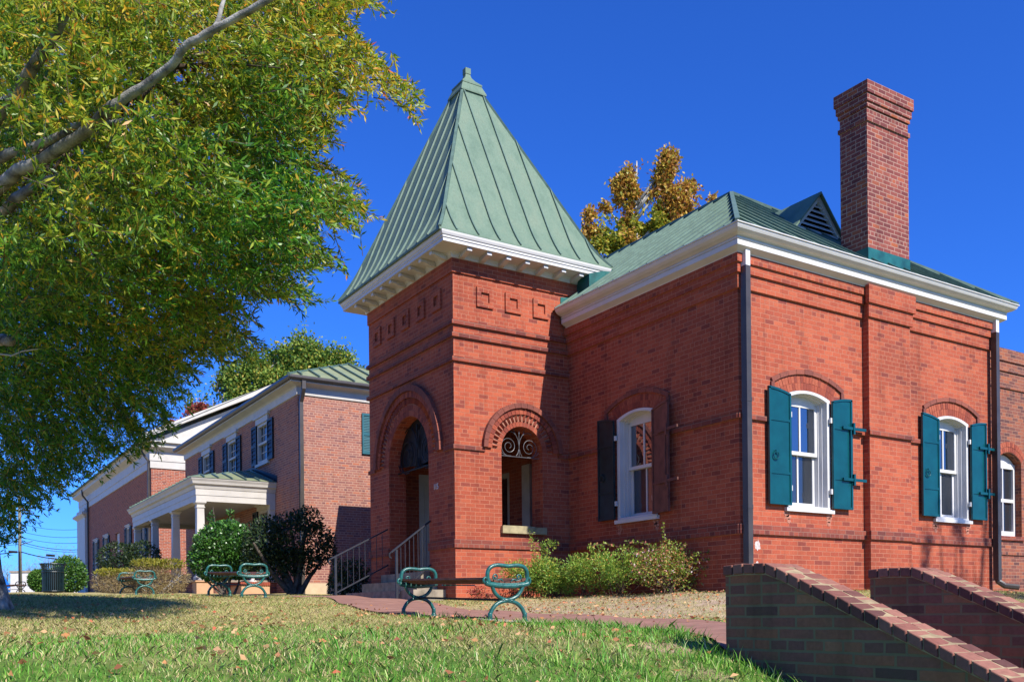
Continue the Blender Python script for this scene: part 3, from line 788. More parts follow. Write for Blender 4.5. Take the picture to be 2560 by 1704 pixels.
# spire roof
SX, SY = -1.07, 5.945
HX, HY = 1.80, 2.17
prof = [(HX, HY, 5.155), (HX, HY, 5.19)]
zc = 8.79
def ext(z):
    t = (z-5.18)/(zc-5.18); k = 1+.045*max(0, 1-t/.16)**2
    return (.235+(HX/1.045-.235)*(1-t))*k, (.235+(HY/1.045-.235)*(1-t))*k
zs_ = list(np.linspace(5.19, 5.8, 7)[1:])+list(np.linspace(5.8, zc, 7)[1:])
for z in zs_: prof.append((*ext(z), z))
sp = MB(); sp.squares((SX, SY), prof); sp.dmi = 1; sm = sp
def spire_seam(off, face):
    pts = []
    for z in [5.2]+zs_:
        ex, ey = ext(z); lim = ex if face in 'sn' else ey
        if abs(off) > lim: break
        pts.append((SX+off, SY-ey, z) if face == 's' else (SX-ex, SY+off, z))
    if len(pts) < 2: return
    # end exactly on the hip
    z0 = pts[-1][2]; zz = z0
    while zz < zc and abs(off) < (ext(zz)[0] if face == 's' else ext(zz)[1]): zz += .02
    ex, ey = ext(min(zz, zc)); pts.append((SX+off, SY-ey, min(zz, zc)) if face == 's' else (SX-ex, SY+off, min(zz, zc)))
    nrm = Vector((0, -1, .5)) if face == 's' else Vector((-1, 0, .5)); nrm.normalize()
    for a, b in zip(pts, pts[1:]):
        if (Vector(b)-Vector(a)).length > .01: sm.bar(Vector(a)+nrm*.012, Vector(b)+nrm*.012, .02, .036, nrm)
for k in range(-4, 5): spire_seam(.21+.42*k, 's')
for k in range(-6, 6): spire_seam(.19+.385*k, 'w')
for sx_, sy_ in ((-1, -1), (1, -1), (-1, 1)):
    pts = [(SX+sx_*ext(z)[0], SY+sy_*ext(z)[1], z) for z in [5.2]+zs_]
    for a, b in zip(pts, pts[1:]): sm.bar(a, b, .05, .05)
spire = sp.build('tower_roof', [K['roof'], K['seam']], main)
fn = MB(); fn.squares((SX, SY), [(.25, .25, 8.74), (.25, .25, 8.79), (.275, .275, 8.79), (.275, .275, 8.82), (.205, .205, 8.98), (.215, .215, 8.98), (.215, .215, 9.01), (.12, .12, 9.10), (.065, .065, 9.18), (.05, .05, 9.24), (.05, .05, 9.25), (.058, .058, 9.25), (.058, .058, 9.36)])
fn.build('finial', K['roof'], spire)
# flashing between tower and main roof
ff = MB()
ff.prism([(-.16, TY-.012, 4.20), (-.16, TY-.012, 4.62), (.21, TY-.012, 4.66), (.21, TY-.012, 4.86), (.72, TY-.012, 5.08), (.42, TY-.012, 4.70), (.2, TY-.012, 4.50)], (0, .01, 0))
ff.hexa([(.20, 3.80, 4.72), (.74, 3.78, 5.05), (.75, 4.2, 5.08), (.2, 4.2, 4.75), (.20, 3.80, 5.0), (.74, 3.78, 5.17), (.75, 4.2, 5.17), (.2, 4.2, 5.0)])
ff.build('flashing', K['flash'], main)

# ------------------------------------------------------------------ annex on the right
AY = 1.4
ax_ = thing('brick_annex', 'brown brick annex with a flat parapet and one white arched window, right edge', 'building', (9, 3, -.8))
def PA(u, z, o): return (u, AY-o, z)
AW = (9.05, 9.98)
m = MB(); m.wall(PA, [(6.47, -1.6), (13, -1.6), (13, 4.36), (6.47, 4.36)], [arch_outline(AW[0], AW[1], .40, 1.98, .2)], .3)
m.box(6.47, 13, AY+.01, 9, 4.2, 4.3)
for z0, z1, o in ((3.52, 3.60, .03), (3.88, 3.96, .03), (4.10, 4.36, .03), (0, .14, .03)): m.box(6.47, 13, AY-o, AY-.001, z0, z1)
m.wall(lambda u, z, o: (6.47, u, z), [(AY, -1.6), (9, -1.6), (9, 4.36), (AY, 4.36)])
m.wall(lambda u, z, o: (13, u, z), [(AY, -1.6), (9, -1.6), (9, 4.36), (AY, 4.36)])
m.build('wall', K['brick_annex'], ax_)
cu = sum(AW)/2
a_ = MB(); _, _, cz, r, a = seg_arc(AW[0], AW[1], 1.98, .2)
for r0, r1, n in ((r+.01, r+.11, 15), (r+.12, r+.22, 17)): a_.ring(PA, cu, cz, r0, r1, PI/2+a, PI/2-a, n, -.03, .006, .12)
a_.build('window_arch', K['block'], ax_)
wn = MB()
o0 = arch_outline(AW[0], AW[1], .40, 1.98, .2)
wn.prism([PA(u, z, -.16) for u, z in seg_arc(AW[0], AW[1], 1.95, .2)[0]], (0, .03, 0))
a, b = AW
for q0_, q1_, z0, z1 in ((a, a+.07, .40, 1.96), (b-.07, b, .40, 1.96), (a+.07, b-.07, 1.86, 1.97), (a+.07, b-.07, .40, .52), (a+.07, b-.07, 1.14, 1.21), (cu-.018, cu+.018, .52, 1.86)):
    wn.pbox(PA, q0_, q1_, z0, z1, -.22, -.14-(.004 if q0_ == cu-.018 else 0))
w_ = wn.build('window', K['white'], ax_)
g = MB(); g.add([PA(a+.05, .5, -.19), PA(b-.05, .5, -.19), PA(b-.05, 1.9, -.19), PA(a+.05, 1.9, -.19)], [(0, 1, 2, 3)]); g.build('pane', K['glass_dull'], w_)
s = MB(); s.pbox(PA, a-.06, b+.06, .31, .395, -.2, .05); s.build('sill', K['brick_band'], w_)

# ------------------------------------------------------------------ two-storey house with porch
HX2, HY2, HN2 = -.547, 17.0, 30.6
HB = -.7
h2 = thing('brick_house', 'two storey mauve brick house with sage metal roof and white columned porch', 'house', (2, 22, -.5))
def HW(u, z, o): return (HX2-o, u, z)
def HS(u, z, o): return (u, HY2-o, z)
def rect(u0, u1, z0, z1): return [(u0, z0), (u1, z0), (u1, z1), (u0, z1)]
HE = 4.95
wins = [(19.72, 20.80), (23.17, 24.25), (26.62, 27.70)]
low = [(19.75, 20.75, .75, 2.3), (26.8, 27.8, .75, 2.3)]
doorh = (22.9, 24.3, -.02, 2.3)
m = MB()
m.wall(HW, [(HY2, HB), (HN2, HB), (HN2, 5.5), (HY2, 5.5)], [rect(a, b, 3.83, 5.12) for a, b in wins]+[rect(*q) for q in low]+[rect(*doorh)], .16)
m.wall(HS, [(HX2, -.168), (HE, -.168), (HE, 5.5), (HX2, 5.5)], [rect(1.98, 2.98, 3.80, 5.05)], .16)
m.wall(lambda u, z, o: (HE, u, z), [(HY2, HB), (HN2, HB), (HN2, 5.5), (HY2, 5.5)])
m.wall(lambda u, z, o: (u, HN2, z), [(HX2, HB), (HE, HB), (HE, 5.5), (HX2, 5.5)])
m.build('wall', K['brick_h2'], h2)
m = MB(); m.box(HX2+.01, HE-.01, HY2-.005, HY2+.2, -1.2, -.169); m.build('foundation', K['stucco_cream'], h2)
m = MB(); sweep(m, [(HX2, HN2, -1, 1), (HX2, HY2, -1, -1), (HE, HY2, 1, -1), (HE, HN2, 1, 1)], [(0, 5.38), (.04, 5.39), (.05, 5.60), (.10, 5.64), (.30, 5.70), (.30, 5.74), (0, 5.74)])
m.build('cornice', K['white_h2'], h2)
m = MB(); sweep(m, [(HX2, HN2, -1, 1), (HX2, HY2, -1, -1), (HE, HY2, 1, -1), (HE, HN2, 1, 1)], [(.28, 5.745), (.37, 5.745), (.41, 5.80), (.41, 5.87), (.28, 5.87)])
m.build('gutter', K['spout'], h2)
e = .41; hx0, hx1, hy0, hy1, ze = HX2-e, HE+e, HY2-e, HN2+e, 5.86
xm = (hx0+hx1)/2; rr = xm-hx0; zr = ze+rr*.445
m = MB(); m.add([(hx0, hy0, ze), (hx1, hy0, ze), (hx1, hy1, ze), (hx0, hy1, ze), (xm, hy0+rr, zr), (xm, hy1-rr, zr)], [(0, 1, 4), (1, 2, 5, 4), (2, 3, 5), (3, 0, 4, 5), (0, 3, 2, 1)])
m.dmi = 1; sm = m
for xx in np.arange(hx0+.4, hx1, .55):
    t = min(xx-hx0, hx1-xx, rr)
    sm.bar((xx, hy0, ze+.03), (xx, hy0+t, ze+.03+t*.445), .04, .07)
for p, q in (((hx0, hy0, ze), (xm, hy0+rr, zr)), ((hx1, hy0, ze), (xm, hy0+rr, zr)), ((xm, hy0+rr, zr), (xm, hy1-rr, zr))): sm.bar(p, q, .08, .08)
m.build('roof', [K['roof_h2'], K['seam']], h2)
m = MB(); m.box(HX2+.02, HX2+.13, HY2-.13, HY2-.03, -.6, 5.15)
m.hexa([(HX2+.02, HY2-.13, 5.15), (HX2+.13, HY2-.13, 5.15), (HX2+.13, HY2-.03, 5.15), (HX2+.02, HY2-.03, 5.15), (HX2+.02, HY2-.36, 5.5), (HX2+.13, HY2-.36, 5.5), (HX2+.13, HY2-.26, 5.5), (HX2+.02, HY2-.26, 5.5)])
m.box(HX2+.02, HX2+.13, HY2-.36, HY2-.26, 5.5, 5.75); m.build('downspout', K['spout'], h2)
m = MB(); m.box(2.05, 2.15, HY2-.06, HY2-.002, .0, .12); m.build('vent_box', K['spout'], h2)
def sash_window(P, u0, u1, z0, z1, cols, rows, parent, lintel=None, sill=True, shut=None, mat='white_h2', smat='shut_dark', louvre=False, pane='glass_dull', solid=False):
    m = MB(); t = .09; zm = (z0+z1)/2
    for q in ((u0, u0+t, z0, z1), (u1-t, u1, z0, z1), (u0+t, u1-t, z1-t, z1), (u0+t, u1-t, z0, z0+t), (u0+t, u1-t, zm-.035, zm+.035)): m.pbox(P, *q, -.14, .02 if q[1]-q[0] < .2 else .012)
    for k in range(1, cols): uu = u0+t+(u1-u0-2*t)*k/cols; m.pbox(P, uu-.014, uu+.014, z0+t, z1-t, -.11, -.07)
    for k in range(1, rows):
        zz = z0+t+(z1-z0-2*t)*k/rows
        if abs(zz-zm) > .1: m.pbox(P, u0+t, u1-t, zz-.014, zz+.014, -.108, -.072)
    if sill: m.pbox(P, u0-.12, u1+.12, z0-.09, z0-.002, -.1, .08)
    if lintel: m.pbox(P, u0-.08, u1+.08, z1+.002, z1+lintel*.7, -.05, .06); m.pbox(P, u0-.22, u1+.22, z1+lintel*.7, z1+lintel, -.05, .10)
    wn = m.build('window', K[mat], parent)
    g = MB(); g.add([P(u0+.05, z0+.05, -.09), P(u1-.05, z0+.05, -.09), P(u1-.05, z1-.05, -.09), P(u0+.05, z1-.05, -.09)], [(0, 1, 2, 3)]); g.build('pane', K[pane], wn)
    if shut:
        for a, b in ((u0-shut-.03, u0-.03), (u1+.03, u1+shut+.03)):
            s = MB()
            for q in ((a, a+.05, z0, z1), (b-.05, b, z0, z1), (a+.05, b-.05, z0, z0+.1), (a+.05, b-.05, z1-.07, z1), (a+.05, b-.05, zm-.05, zm+.05)): s.pbox(P, *q, .02, .065)
            nsl = 22 if louvre else 8
            for k in range(nsl):
                zz = z0+.1+(z1-z0-.17)*(k+.5)/nsl; h = (z1-z0-.17)/nsl*.5
                s.hexa([P(a+.05, zz-h, .055), P(b-.05, zz-h, .055), P(b-.05, zz-h, .045), P(a+.05, zz-h, .045), P(a+.05, zz+h, .03), P(b-.05, zz+h, .03), P(b-.05, zz+h, .02), P(a+.05, zz+h, .02)])
            s.build('shutter', K[smat], parent)
for a, b in wins: sash_window(HW, a, b, 3.83, 5.12, 3, 4, h2, .27, True, .52)
for a, b, c, d in low: sash_window(HW, a, b, c, d, 3, 4, h2, .22, True, .5)
K['teal_h2'] = plain('shutter_teal_pale', (.02, .14, .17), .45, .4, .1)
sash_window(HS, 1.98, 2.98, 3.80, 5.05, 3, 4, h2, None, True, .47, 'white_h2', 'teal_h2', True)
m = MB(); a, b, c, d = doorh
for q in ((a, a+.16, c, d), (b-.16, b, c, d), (a+.16, b-.16, d-.3, d)): m.pbox(HW, *q, -.12, .03)
m.pbox(HW, a+.16, b-.16, c, d-.3, -.12, -.07)
m.build('door', K['white_old'], h2)
# porch
PX, PY0, PY1 = -2.98, 19.1, 28.75
m = MB()
m.box(PX, HX2-.005, PY0, PY0+.28, 2.345, 2.71); m.box(PX, PX+.28, PY0+.28, PY1-.28, 2.345, 2.71); m.box(PX, HX2-.005, PY1-.28, PY1, 2.345, 2.71)
m.box(PX-.015, HX2-.005, PY0-.015, PY0-.001, 2.53, 2.71); m.box(PX-.015, PX-.001, PY0, PY1, 2.53, 2.71)
m.box(PX+.28, HX2-.01, PY0+.28, PY1-.28, 2.50, 2.56)
ent = m.build('porch_entablature', K['white_h2'], h2)
m = MB(); sweep(m, [(HX2-.005, PY0, 0, -1), (PX, PY0, -1, -1), (PX, PY1, -1, 1), (HX2-.005, PY1, 0, 1)], [(0, 2.712), (.03, 2.72), (.06, 2.82), (.12, 2.86), (.14, 2.93), (.18, 3.0), (.18, 3.03), (0, 3.03)])
m.build('porch_cornice', K['white_h2'], h2)
q = .2
m = MB(); m.add([(PX-q, PY0-q, 3.032), (HX2-.01, PY0-q, 3.032), (HX2-.01, PY0+2.2, 3.70), (PX-q, PY1+q, 3.032), (HX2-.01, PY1+q, 3.032), (HX2-.01, PY1-2.2, 3.70)], [(0, 1, 2), (0, 2, 5, 3), (3, 5, 4), (0, 3, 4, 1)])
m.dmi = 1; sm = m
for k, xx in enumerate(np.arange(PX+.2, HX2, .42)):
    t = (xx-PX+q)/(HX2-PX+q); sm.bar((xx, PY0-q, 3.06), (xx, PY0-q+(2.2+q)*t, 3.06+.67*t), .035, .05)
for yy in np.arange(PY0+.2, PY1, .5):
    t = min(1, (yy-PY0+q)/(2.2+q), (PY1+q-yy)/(2.2+q)); sm.bar((PX-q, yy, 3.06), (PX-q+(HX2-PX+q)*t, yy, 3.06+.67*t), .035, .05)
m.build('porch_roof', [K['roof_h2'], K['seam']], h2)
m = MB(); m.prism([(HX2-.012, y, z) for y, z in ((PY0-.2, 3.04), (PY0+2.2, 3.71), (PY1-2.2, 3.71), (PY1-2.2, 3.84), (PY0+2.3, 3.84), (PY0-.2, 3.24))], (.01, 0, 0)); m.build('flashing', K['shut_dark'], h2)
for k in range(4):
    yc = PY0+.14+(PY1-PY0-.28)*k/3; xc = PX+.14
    m = MB(); m.squares((xc, yc), [(.17, .17, -.02), (.17, .17, .06), (.14, .14, .09), (.13, .13, .12), (.105, .105, 2.14), (.125, .125, 2.15), (.125, .125, 2.18), (.11, .11, 2.19), (.11, .11, 2.24), (.16, .16, 2.30), (.16, .16, 2.345)])
    m.build('column', K['white_h2'], h2)
for yc in (PY0+.14,):
    m = MB(); m.squares((HX2-.09, yc), [(.085, .1, -.02), (.085, .1, 2.15), (.085, .13, 2.2), (.085, .13, 2.345)]); m.build('pilaster', K['white_h2'], h2)
m = MB(); m.box(PX-.05, HX2-.005, PY0-.05, PY1+.05, -.09, -.022); m.build('porch_floor', K['step'], h2)
m = MB(); m.box(PX, HX2-.006, PY0, PY1, -1.0, -.092); m.build('porch_base', K['brick_annex'], h2)
# stucco stair pier and porch steps
m = MB(); m.box(-2.0, -1.15, 17.9, 19.04, -1.0, -.22); m.build('stair_pier', K['stucco'], h2)
m = MB()
for k in range(14): m.box(-2.03+k*.0635, -2.03+k*.0635+.056, 17.86, 18.1, -.218, -.12)
m.box(-2.03, -1.14, 18.11, 19.04, -.218, -.12)
m.build('pier_cap', K['block'], h2)
def urn(name, x, y, z, s, mat, label):
    o = thing(name, label, 'urn', (x, y, z), 'garden urns on the porch')
    m = MB(); m.lathe((x, y, z), [(.0, 0), (.15*s, 0), (.15*s, .05*s), (.07*s, .10*s), (.06*s, .16*s), (.16*s, .26*s), (.24*s, .42*s), (.28*s, .50*s), (.31*s, .52*s), (.31*s, .56*s), (.25*s, .56*s), (.22*s, .46*s), (0, .44*s)])
    m.build('bowl', mat, o, True)
    return o
urn('planter_urn', -1.52, 18.35, -.118, .85, K['white_h2'], 'white urn on the peach stucco pier beside the porch')
urn('planter_urn', -3.0, 18.35, hz(-3.0, 18.35)+.38, .95, K['white_h2'], 'pale urn on a plinth at the corner of the porch columns')
m = MB(); zz = hz(-3.0, 18.35); m.squares((-3.0, 18.35), [(.24, .24, zz-.2), (.24, .24, zz+.34), (.28, .28, zz+.34), (.28, .28, zz+.38)])
tag(m.build('urn_plinth', K['stucco'], None, loc=(-3.0, 18.35, zz)), 'low peach stucco plinth under the pale urn by the porch', 'plinth')

# ------------------------------------------------------------------ far brick building with white pediment
h3 = thing('pediment_house', 'long orange brick building with a white gabled pediment beyond the porch house', 'building', (4, 44, 0))
X3, Y3, N3, E3 = -.70, 36.5, 58.9, 13.0
def H3W(u, z, o): return (X3-o, u, z)
def H3S(u, z, o): return (u, Y3-o, z)
w3 = [(51.2, 53.4), (47.6, 49.8), (41.2, 43.0), (37.4, 39.0)]
m = MB(); m.wall(H3W, rect(Y3, N3, -1, 6.0), [rect(a, b, .9, 3.55) for a, b in w3]+[rect(44.7, 45.9, .1, 3.5)], .2)
m.wall(H3S, rect(X3, E3, -1, 6.0)); m.wall(lambda u, z, o: (E3, u, z), rect(Y3, N3, -1, 6.0)); m.build('wall', K['brick_h3'], h3)
m = MB(); sweep(m, [(X3, N3, -1, 1), (X3, Y3, -1, -1), (E3, Y3, 1, -1)], [(0, 5.86), (.05, 5.87), (.05, 6.2), (.08, 6.21), (.08, 6.62), (.16, 6.68), (.40, 6.82), (.42, 6.98), (.50, 7.02), (.50, 7.08), (0, 7.08)]); m.build('entablature', K['white_h2'], h3)
xm3 = (X3+E3)/2; sl3 = .53; za = 7.10+(xm3-X3+.5)*sl3
m = MB()
m.prism([(X3-.1, Y3-.05, 7.09), (E3+.1, Y3-.05, 7.09), (xm3, Y3-.05, za-.45)], (0, .1, 0))
for s_ in (-1, 1):
    xe = xm3+s_*(xm3-X3+.52)
    m.hexa([(xe, Y3-.5, 7.09), (xm3, Y3-.5, za-.30), (xm3, Y3-.06, za-.30), (xe, Y3-.06, 7.09), (xe, Y3-.5, 7.33), (xm3, Y3-.5, za-.02), (xm3, Y3-.06, za-.02), (xe, Y3-.06, 7.33)])
m.build('pediment', K['white_h2'], h3)
m = MB(); m.add([(X3-.6, Y3-.55, 7.10), (xm3, Y3-.55, za+.05), (E3+.6, Y3-.55, 7.10), (X3-.6, N3+.5, 7.10), (xm3, N3+.5, za+.05), (E3+.6, N3+.5, 7.10), (X3-.6, Y3-.55, 7.02), (E3+.6, Y3-.55, 7.02), (X3-.6, N3+.5, 7.02), (E3+.6, N3+.5, 7.02)], [(0, 1, 4, 3), (1, 2, 5, 4), (6, 7, 9, 8), (0, 3, 8, 6)])
m.build('roof', K['roof'], h3)
m = MB(); m.squares((X3-.1, N3-1.6), [(.12, 1.9, -.5), (.12, 1.9, .3), (.08, 1.7, .35), (.08, 1.7, 5.3), (.14, 1.9, 5.38), (.3, 2.1, 5.5), (.3, 2.1, 5.6), (.1, 1.75, 5.7), (.1, 1.75, 5.87)]); m.build('corner_pilaster', K['white_h2'], h3)
for a, b in w3: sash_window(H3W, a+.45, b-.45, .9, 3.55, 2, 4, h3, .12, True, .38, 'white_h2', 'shut_dark')
m = MB(); m.pbox(H3W, 44.72, 45.88, .1, 3.48, -.15, -.08); m.build('door', K['white_h2'], h3)
for yy, mt in ((54.9, 'spout'), (Y3+.12, 'spout')):
    m = MB(); m.tube([(X3-.10, yy, 0), (X3-.10, yy, 6.2), (X3-.4, yy, 6.6), (X3-.42, yy, 6.95)], .06, 8); m.build('downspout', K[mt], h3)

# ------------------------------------------------------------------ tower steps and handrails
st = thing('stone_steps', 'tan stone steps up to the arched tower doorway', 'steps', (-2.8, 6.0, -.86))
for a, b, c, d, z0, z1 in ((-3.02, TX-.002, 4.56, 7.50, -1.1, -.705), (-2.80, TX-.003, 4.86, 7.22, -.704, -.535), (-2.58, TX-.004, 5.14, 6.82, -.534, -.371)):
    m = MB(); m.box(a, b, c, d, z0, z1); m.build('step', K['step'], st)
def rail(label, p0, p1, zg, nb):
    x0_, y0_, z0_ = p0; x1_, y1_, z1_ = p1
    o = thing('handrail', label, 'handrail', (x0_, y0_, zg), 'handrails of the tower steps')
    m = MB(); m.box(x0_-.019, x0_+.019, y0_-.019, y0_+.019, zg-.1, z0_); m.build('post', K['rail'], o)
    m = MB(); m.bar((x0_-.10, y0_, z0_-.05), (x1_, y1_, z1_), .034, .026)
    m.tube([(x0_-.10, y0_, z0_-.05), (x0_-.135, y0_, z0_-.08), (x0_-.13, y0_, z0_-.14), (x0_-.095, y0_, z0_-.15)], .016, 6); m.build('top_rail', K['rail'], o)
    dz = zg+.09-z0_
    m = MB(); m.bar((x0_, y0_, z0_+dz), (x1_, y1_, z1_+dz), .024, .024); m.build('bottom_rail', K['rail'], o)
    for k in range(1, nb+1):
        t = k/(nb+1); xx, yy = x0_+(x1_-x0_)*t, y0_+(y1_-y0_)*t; zz = z0_+(z1_-z0_)*t
        m = MB(); m.box(xx-.0045, xx+.0045, yy-.0045, yy+.0045, zz+dz, zz-.02); m.build('baluster', K['rail'], o)
rail('grey iron handrail nearest the lit tower wall, rising to the doorway', (-3.08, 5.08, .0), (-2.40, 5.10, .53), -.87, 7)
rail('farther grey iron handrail on the shrub side of the tower steps', (-3.45, 6.95, -.02), (-2.40, 6.88, .52), -.80, 8)

# ------------------------------------------------------------------ stair cheek walls
CY = -5.4
def cheek_top(s):     # s = distance south of the end
    return float(np.interp(s, [0, .16, .34, .46, .62, .79, 1.13, 1.81, 4], [-.838, -.832, -.838, -.880, -.950, -1.020, -1.165, -1.446, -2.37]))
def cheek(label, xa, xb):
    o = thing('stair_wall', label, 'wall', ((xa+xb)/2, CY-1.4, -1.4), 'brick walls either side of the garden stair')
    ss = [0, .16, .34, .46, .62, .79, 1.13, 1.81, 3.1]
    top = [(CY-s, cheek_top(s)-.068) for s in ss]
    m = MB(); m.prism([(xa, y, z) for y, z in [(CY-3.1, -3.2), (CY, -3.2)]+top], (xb-xa, 0, 0)); m.build('wall', K['brick_cheek'], o)
    mo = MB(); mo.loft([[(xa-.004, y, z+.0), (xb+.004, y, z+.0), (xb+.004, y, z+.0695), (xa-.004, y, z+.0695)] for y, z in [(CY-s, cheek_top(s)-.068) for s in np.linspace(.003, 3.09, 240)]]); mo.build('cap_mortar', K['mortar'], o)
    c = MB(); s = -.012; L = .088
    while s < 3.05:
        s2 = s+L; za, zb_ = cheek_top(max(s, 0))+.004, cheek_top(s2)+.004
        if s < .1: za -= .0
        xm = xa+(xb-xa)*(.56 if rnd.random() < .85 else .44)
        for u0, u1 in ((xa-.018, xm-.006), (xm+.006, xb+.018)):
            j = rnd.uniform(-.003, .003); k = rnd.uniform(-.003, .003); h = .064
            c.hexa([(u0, CY-s-.0065, za-h), (u1, CY-s-.0065, za-h), (u1, CY-s2+.0065, zb_-h), (u0, CY-s2+.0065, zb_-h), (u0, CY-s-.0065, za+j), (u1, CY-s-.0065, za+k), (u1, CY-s2+.0065, zb_+k), (u0, CY-s2+.0065, zb_+j)])
        s = s2
    cp = c.build('cap', K['cap'], o)
    bv = cp.modifiers.new('bevel', 'BEVEL'); bv.width = .006; bv.segments = 2
cheek('nearer mossy brick stair wall sloping down to the lower right', -5.77, -5.53)
cheek('farther brick stair wall, behind the nearer one', -4.32, -4.08)
gs = thing('garden_stair', 'brick garden stair running down between the two sloping walls', 'stairs', (-4.9, -6.8, -2))
for k in range(9):
    m = MB(); m.box(-5.528, -4.322, CY-.33*(k+1), CY-.33*k-.001, -3.2, -1.33-.15*k); m.build('step', K['brick_cheek'], gs)

# ------------------------------------------------------------------ benches
def bench_proto():
    o = thing('garden_bench', '', 'bench')
    PT = lambda pts: [((px-1660)*.00093, (1070-py)*.000782) for px, py in pts]
    L = 2.28
    def smooth(p, n=5):
        p = [np.array(q) for q in p]; out = []
        for i in range(len(p)-1):
            a, b, c, d = p[max(i-1, 0)], p[i], p[i+1], p[min(i+2, len(p)-1)]
            for t in np.linspace(0, 1, n, endpoint=False): out.append(.5*((2*b)+(c-a)*t+(2*a-5*b+4*c-d)*t*t+(3*b-a-3*c+d)*t**3))
        out.append(p[-1]); return [tuple(q) for q in out]
    for y0_ in (0.0, L):
        m = MB()
        def T(pts, r): m.tube([(x, y0_, z) for x, z in pts], r, 8)
        T(smooth(PT([(1436, 555), (1419, 500), (1417, 440), (1432, 385), (1470, 345), (1530, 327), (1600, 330), (1668, 338), (1736, 330), (1806, 327), (1866, 345), (1900, 385), (1912, 440), (1910, 500), (1894, 555)])), .0215)
        T(smooth(PT([(1395, 560), (1480, 585), (1660, 600), (1840, 585), (1930, 560)])), .027)
        T(smooth(PT([(1395, 545), (1480, 565), (1660, 575), (1840, 565), (1930, 545)])), .016)
        for s in (-1, 1):
            m.tube([(s*(.25+.022*math.cos(t)), y0_, .425+.03*math.sin(t)) for t in np.linspace(-1.2, 4.4, 9)], .014, 6)
            sp_ = [((s*.135+.035*(1-.75*t)*math.cos(a)*s), .462+.035*(1-.75*t)*math.sin(a)) for t, a in zip(np.linspace(0, 1, 16), np.linspace(-1.6, 6.5, 16))]
            m.tube([(x, y0_, z) for x, z in [(s*.04, .405), (s*.07, .44), (s*.10, .43)]+sp_], .0085, 6)
        T(smooth(PT([(1475, 595), (1500, 670), (1560, 740), (1660, 778), (1770, 740), (1830, 670), (1860, 595)])), .0205)
        T(smooth(PT([(1452, 1060), (1448, 980), (1490, 880), (1560, 815), (1660, 792), (1765, 815), (1840, 880), (1884, 980), (1884, 1060)])), .0215)
        for x, z, rx, rz in ((0, .226, .06, .022), (-.05, .232, .03, .016), (.05, .222, .03, .016)):
            m.loft([[(x+rx*math.cos(a)*math.cos(b), y0_+.026*math.sin(a), z+rz*math.cos(a)*math.sin(b)) for b in np.linspace(0, 2*PI, 10, endpoint=False)] for a in np.linspace(-1.5, 1.5, 7)])
        for x in (-.195, .209):
            m.lathe((x, y0_, 0), [(.045, -.01), (.045, .012), (.028, .02), (.024, .05), (.028, .06), (.022, .075), (.026, .09), (.018, .10)], 10)
        m.build('end_frame', K['iron_teal'], o, True)
    s = MB()
    for k in range(7):
        x = -.195+.065*k; z = .402+.9*x*x
        a = math.atan(1.8*x); ca, sa = math.cos(a), math.sin(a)
        q = [(x+dx*ca-dz*sa, z+dx*sa+dz*ca) for dx, dz in ((-.028, -.011), (.028, -.011), (.028, .011), (-.028, .011))]
        s.loft([[(u, y, v) for u, v in q] for y in (-.01, L/3, 2*L/3, L+.01)])
    s.build('seat', K['wood'], o)
    b = MB()
    b.box(-.2, .2, L/2-.015, L/2+.015, .372, .386)
    b.build('seat_brace', K['iron_teal'], o)
    t = MB(); t.tube([(0, 0, .226), (0, L, .226)], .013, 8); t.build('stretcher', K['iron_dark'], o)
    return o
GB = 'green iron garden benches on the lawn'
b0 = bench_proto()
def put_bench(o, x, y, rz, label, tilt=0.0, lift=.0):
    o.location = (x, y, hz(x, y)+lift); o.rotation_euler = (tilt, 0, rz)
    o['label'] = label; o['group'] = GB; return o
dz_ = hz(-4.9, .67)-hz(-5.04, -1.61)
put_bench(b0, -5.04, -1.61, math.radians(-3.5), 'largest teal bench with curled iron ends, nearest the camera', math.atan2(dz_, 2.28), .01)
for x, y, lab in ((-5.27, 6.13, 'teal bench in front of the round green holly bush'), (-5.42, 14.3, 'teal bench in front of the two tan hedges')):
    t_ = math.atan2(hz(x, y+2.28)-hz(x, y), 2.28); put_bench(copy_tree(b0), x, y, math.radians(-1), lab, t_)
K['iron_bk'] = K['iron_dark']
bk = copy_tree(b0)
for c in bk.children:
    if c.name.startswith(('end_frame', 'seat_brace')):
        c.data = c.data.copy(); c.data.materials[0] = K['iron_dark']
put_bench(bk, -5.75, 41.8, math.radians(18), 'black bench beside the litter bin, seen end on')
bk['group'] = 'black benches by the street'
b5 = copy_tree(bk); put_bench(b5, -7.05, 42.2, math.radians(14), 'black bench half hidden by the oak trunk at the left edge'); b5['group'] = 'black benches by the street'
m = MB()
zz = hz(-4.95, -1.9)
strip('concrete_pad', [(-5.32, -1.86), (-5.32, -1.44)], [(-4.7, -1.86), (-4.7, -1.44)], 4, 4, .03, K['conc'])
strip('concrete_pad', [(-5.56, 5.95), (-5.56, 6.4)], [(-4.95, 5.95), (-4.95, 6.4)], 4, 4, .03, K['conc'])

